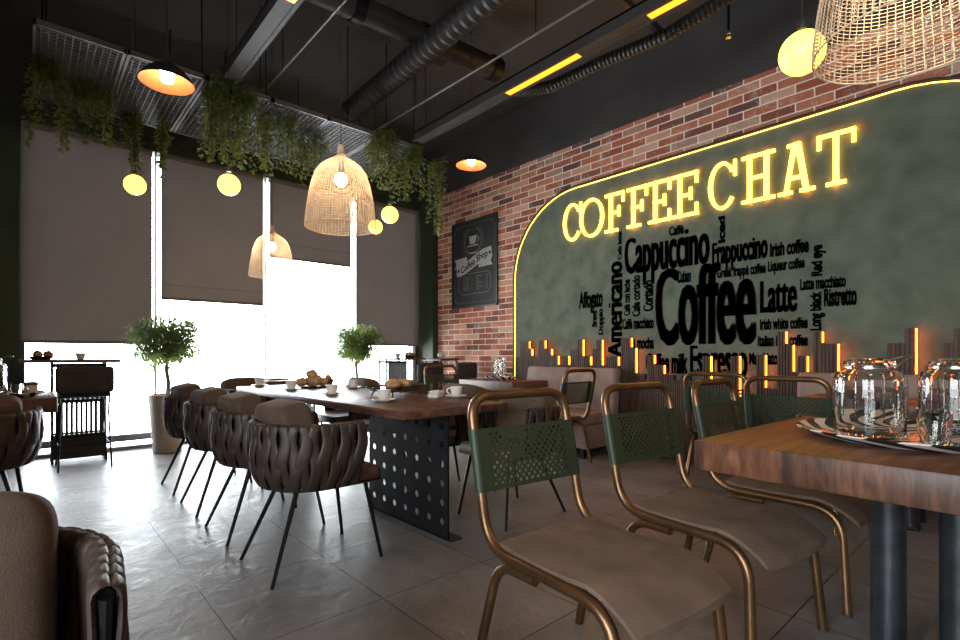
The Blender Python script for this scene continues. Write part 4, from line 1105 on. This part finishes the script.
for i, (lab, loc) in enumerate([('orange dome lamp in front of the left ceiling grille', (.632, 3.546, 2.70)), ('orange dome lamp near the top of the brick wall', (3.21, 3.70, 2.89)), ('added orange dome lamp behind the camera, filling the foreground', (-.6, -.9, 2.8)), ('added orange dome lamp out of view over the end of the block table', (2.4, -1.3, 2.8)), ('added unseen orange dome lamp high over the left wall side', (-1.5, 2.2, 2.8))]):  # last three lamps are out of view, added as warm fill light
    t = thing('dome_pendant', lab, 'lamp', loc, 0, 'orange dome pendants')
    K = .86
    MB().lathe([(r_ * K, z_ * K) for r_, z_ in [(.03, .135), (.07, .12), (.12, .08), (.155, .035), (.172, 0)]], 32).build('shade', 'shade_out', t)
    MB().lathe([(r_ * K, z_ * K) for r_, z_ in [(.0, .118), (.03, .118), (.066, .108), (.115, .070), (.150, .030), (.169, .001), (.172, 0)]], 32).build('shade_lining', 'copper', t)
    MB().lathe([(r_ * K, z_ * K) for r_, z_ in [(0, .21), (.028, .20), (.032, .13), (0, .125)]], 16).build('socket', 'shade_out', t)
    MB().lathe([(r_ * K, z_ * K) for r_, z_ in [(0, .01), (.034, .013), (.044, .03), (.044, .085), (.03, .115), (0, .118)]], 18).build('bulb', 'bulb_hot', t)
    MB().cyl((0, 0, .2), (0, 0, ZC - loc[2]), .004, 6).build('cord', 'frame_dark', t)

# ------------------------------------------------------------------ daylight and camera
wd = bpy.data.worlds.new('sky'); SC.world = wd; wd.use_nodes = True
nt = wd.node_tree; bg = nt.nodes['Background']
tc = nt.nodes.new('ShaderNodeTexCoord'); sp = nt.nodes.new('ShaderNodeSeparateXYZ'); link(nt, tc.outputs['Generated'], sp.inputs[0])
r_ = ramp(nt, sp.outputs[2], [(.0, (.86, .90, .96)), (.52, (.88, .92, .97)), (.75, (.97, .985, 1.0))])
link(nt, r_, bg.inputs['Color']); bg.inputs['Strength'].default_value = 17.0
def portal(loc, rot, sx, sy):
    l = bpy.data.lights.new('window_portal', 'AREA'); l.shape = 'RECTANGLE'; l.size = sx; l.size_y = sy; l.cycles.is_portal = True
    o = bpy.data.objects.new('window_portal', l); COL.objects.link(o); o.location = loc; o.rotation_euler = rot
portal((2.33, YW + .1, 1.75), (-PI / 2, 0, 0), 4.8, 3.4)
portal((XL - .12, -.35, 1.675), (0, -PI / 2, 0), 1.65, 3.1)  # portal of the added left fill window

cam = bpy.data.cameras.new('camera'); co = bpy.data.objects.new('camera', cam); COL.objects.link(co)
co.location = (0, 0, 1.05); co.rotation_euler = (PI / 2, 0, math.radians(-41.95))
cam.sensor_width = 36; cam.lens = 504 / 960 * 36; cam.shift_y = 35 / 960; cam.clip_start = .05
SC.camera = co
SC.view_settings.view_transform = 'Standard'; SC.view_settings.look = 'None'; SC.view_settings.exposure = .15; SC.view_settings.gamma = 1
SC.view_settings.use_curve_mapping = False
SC.cycles.use_denoising = True
SC.cycles.max_bounces = 10; SC.cycles.transparent_max_bounces = 16; SC.cycles.transmission_bounces = 10
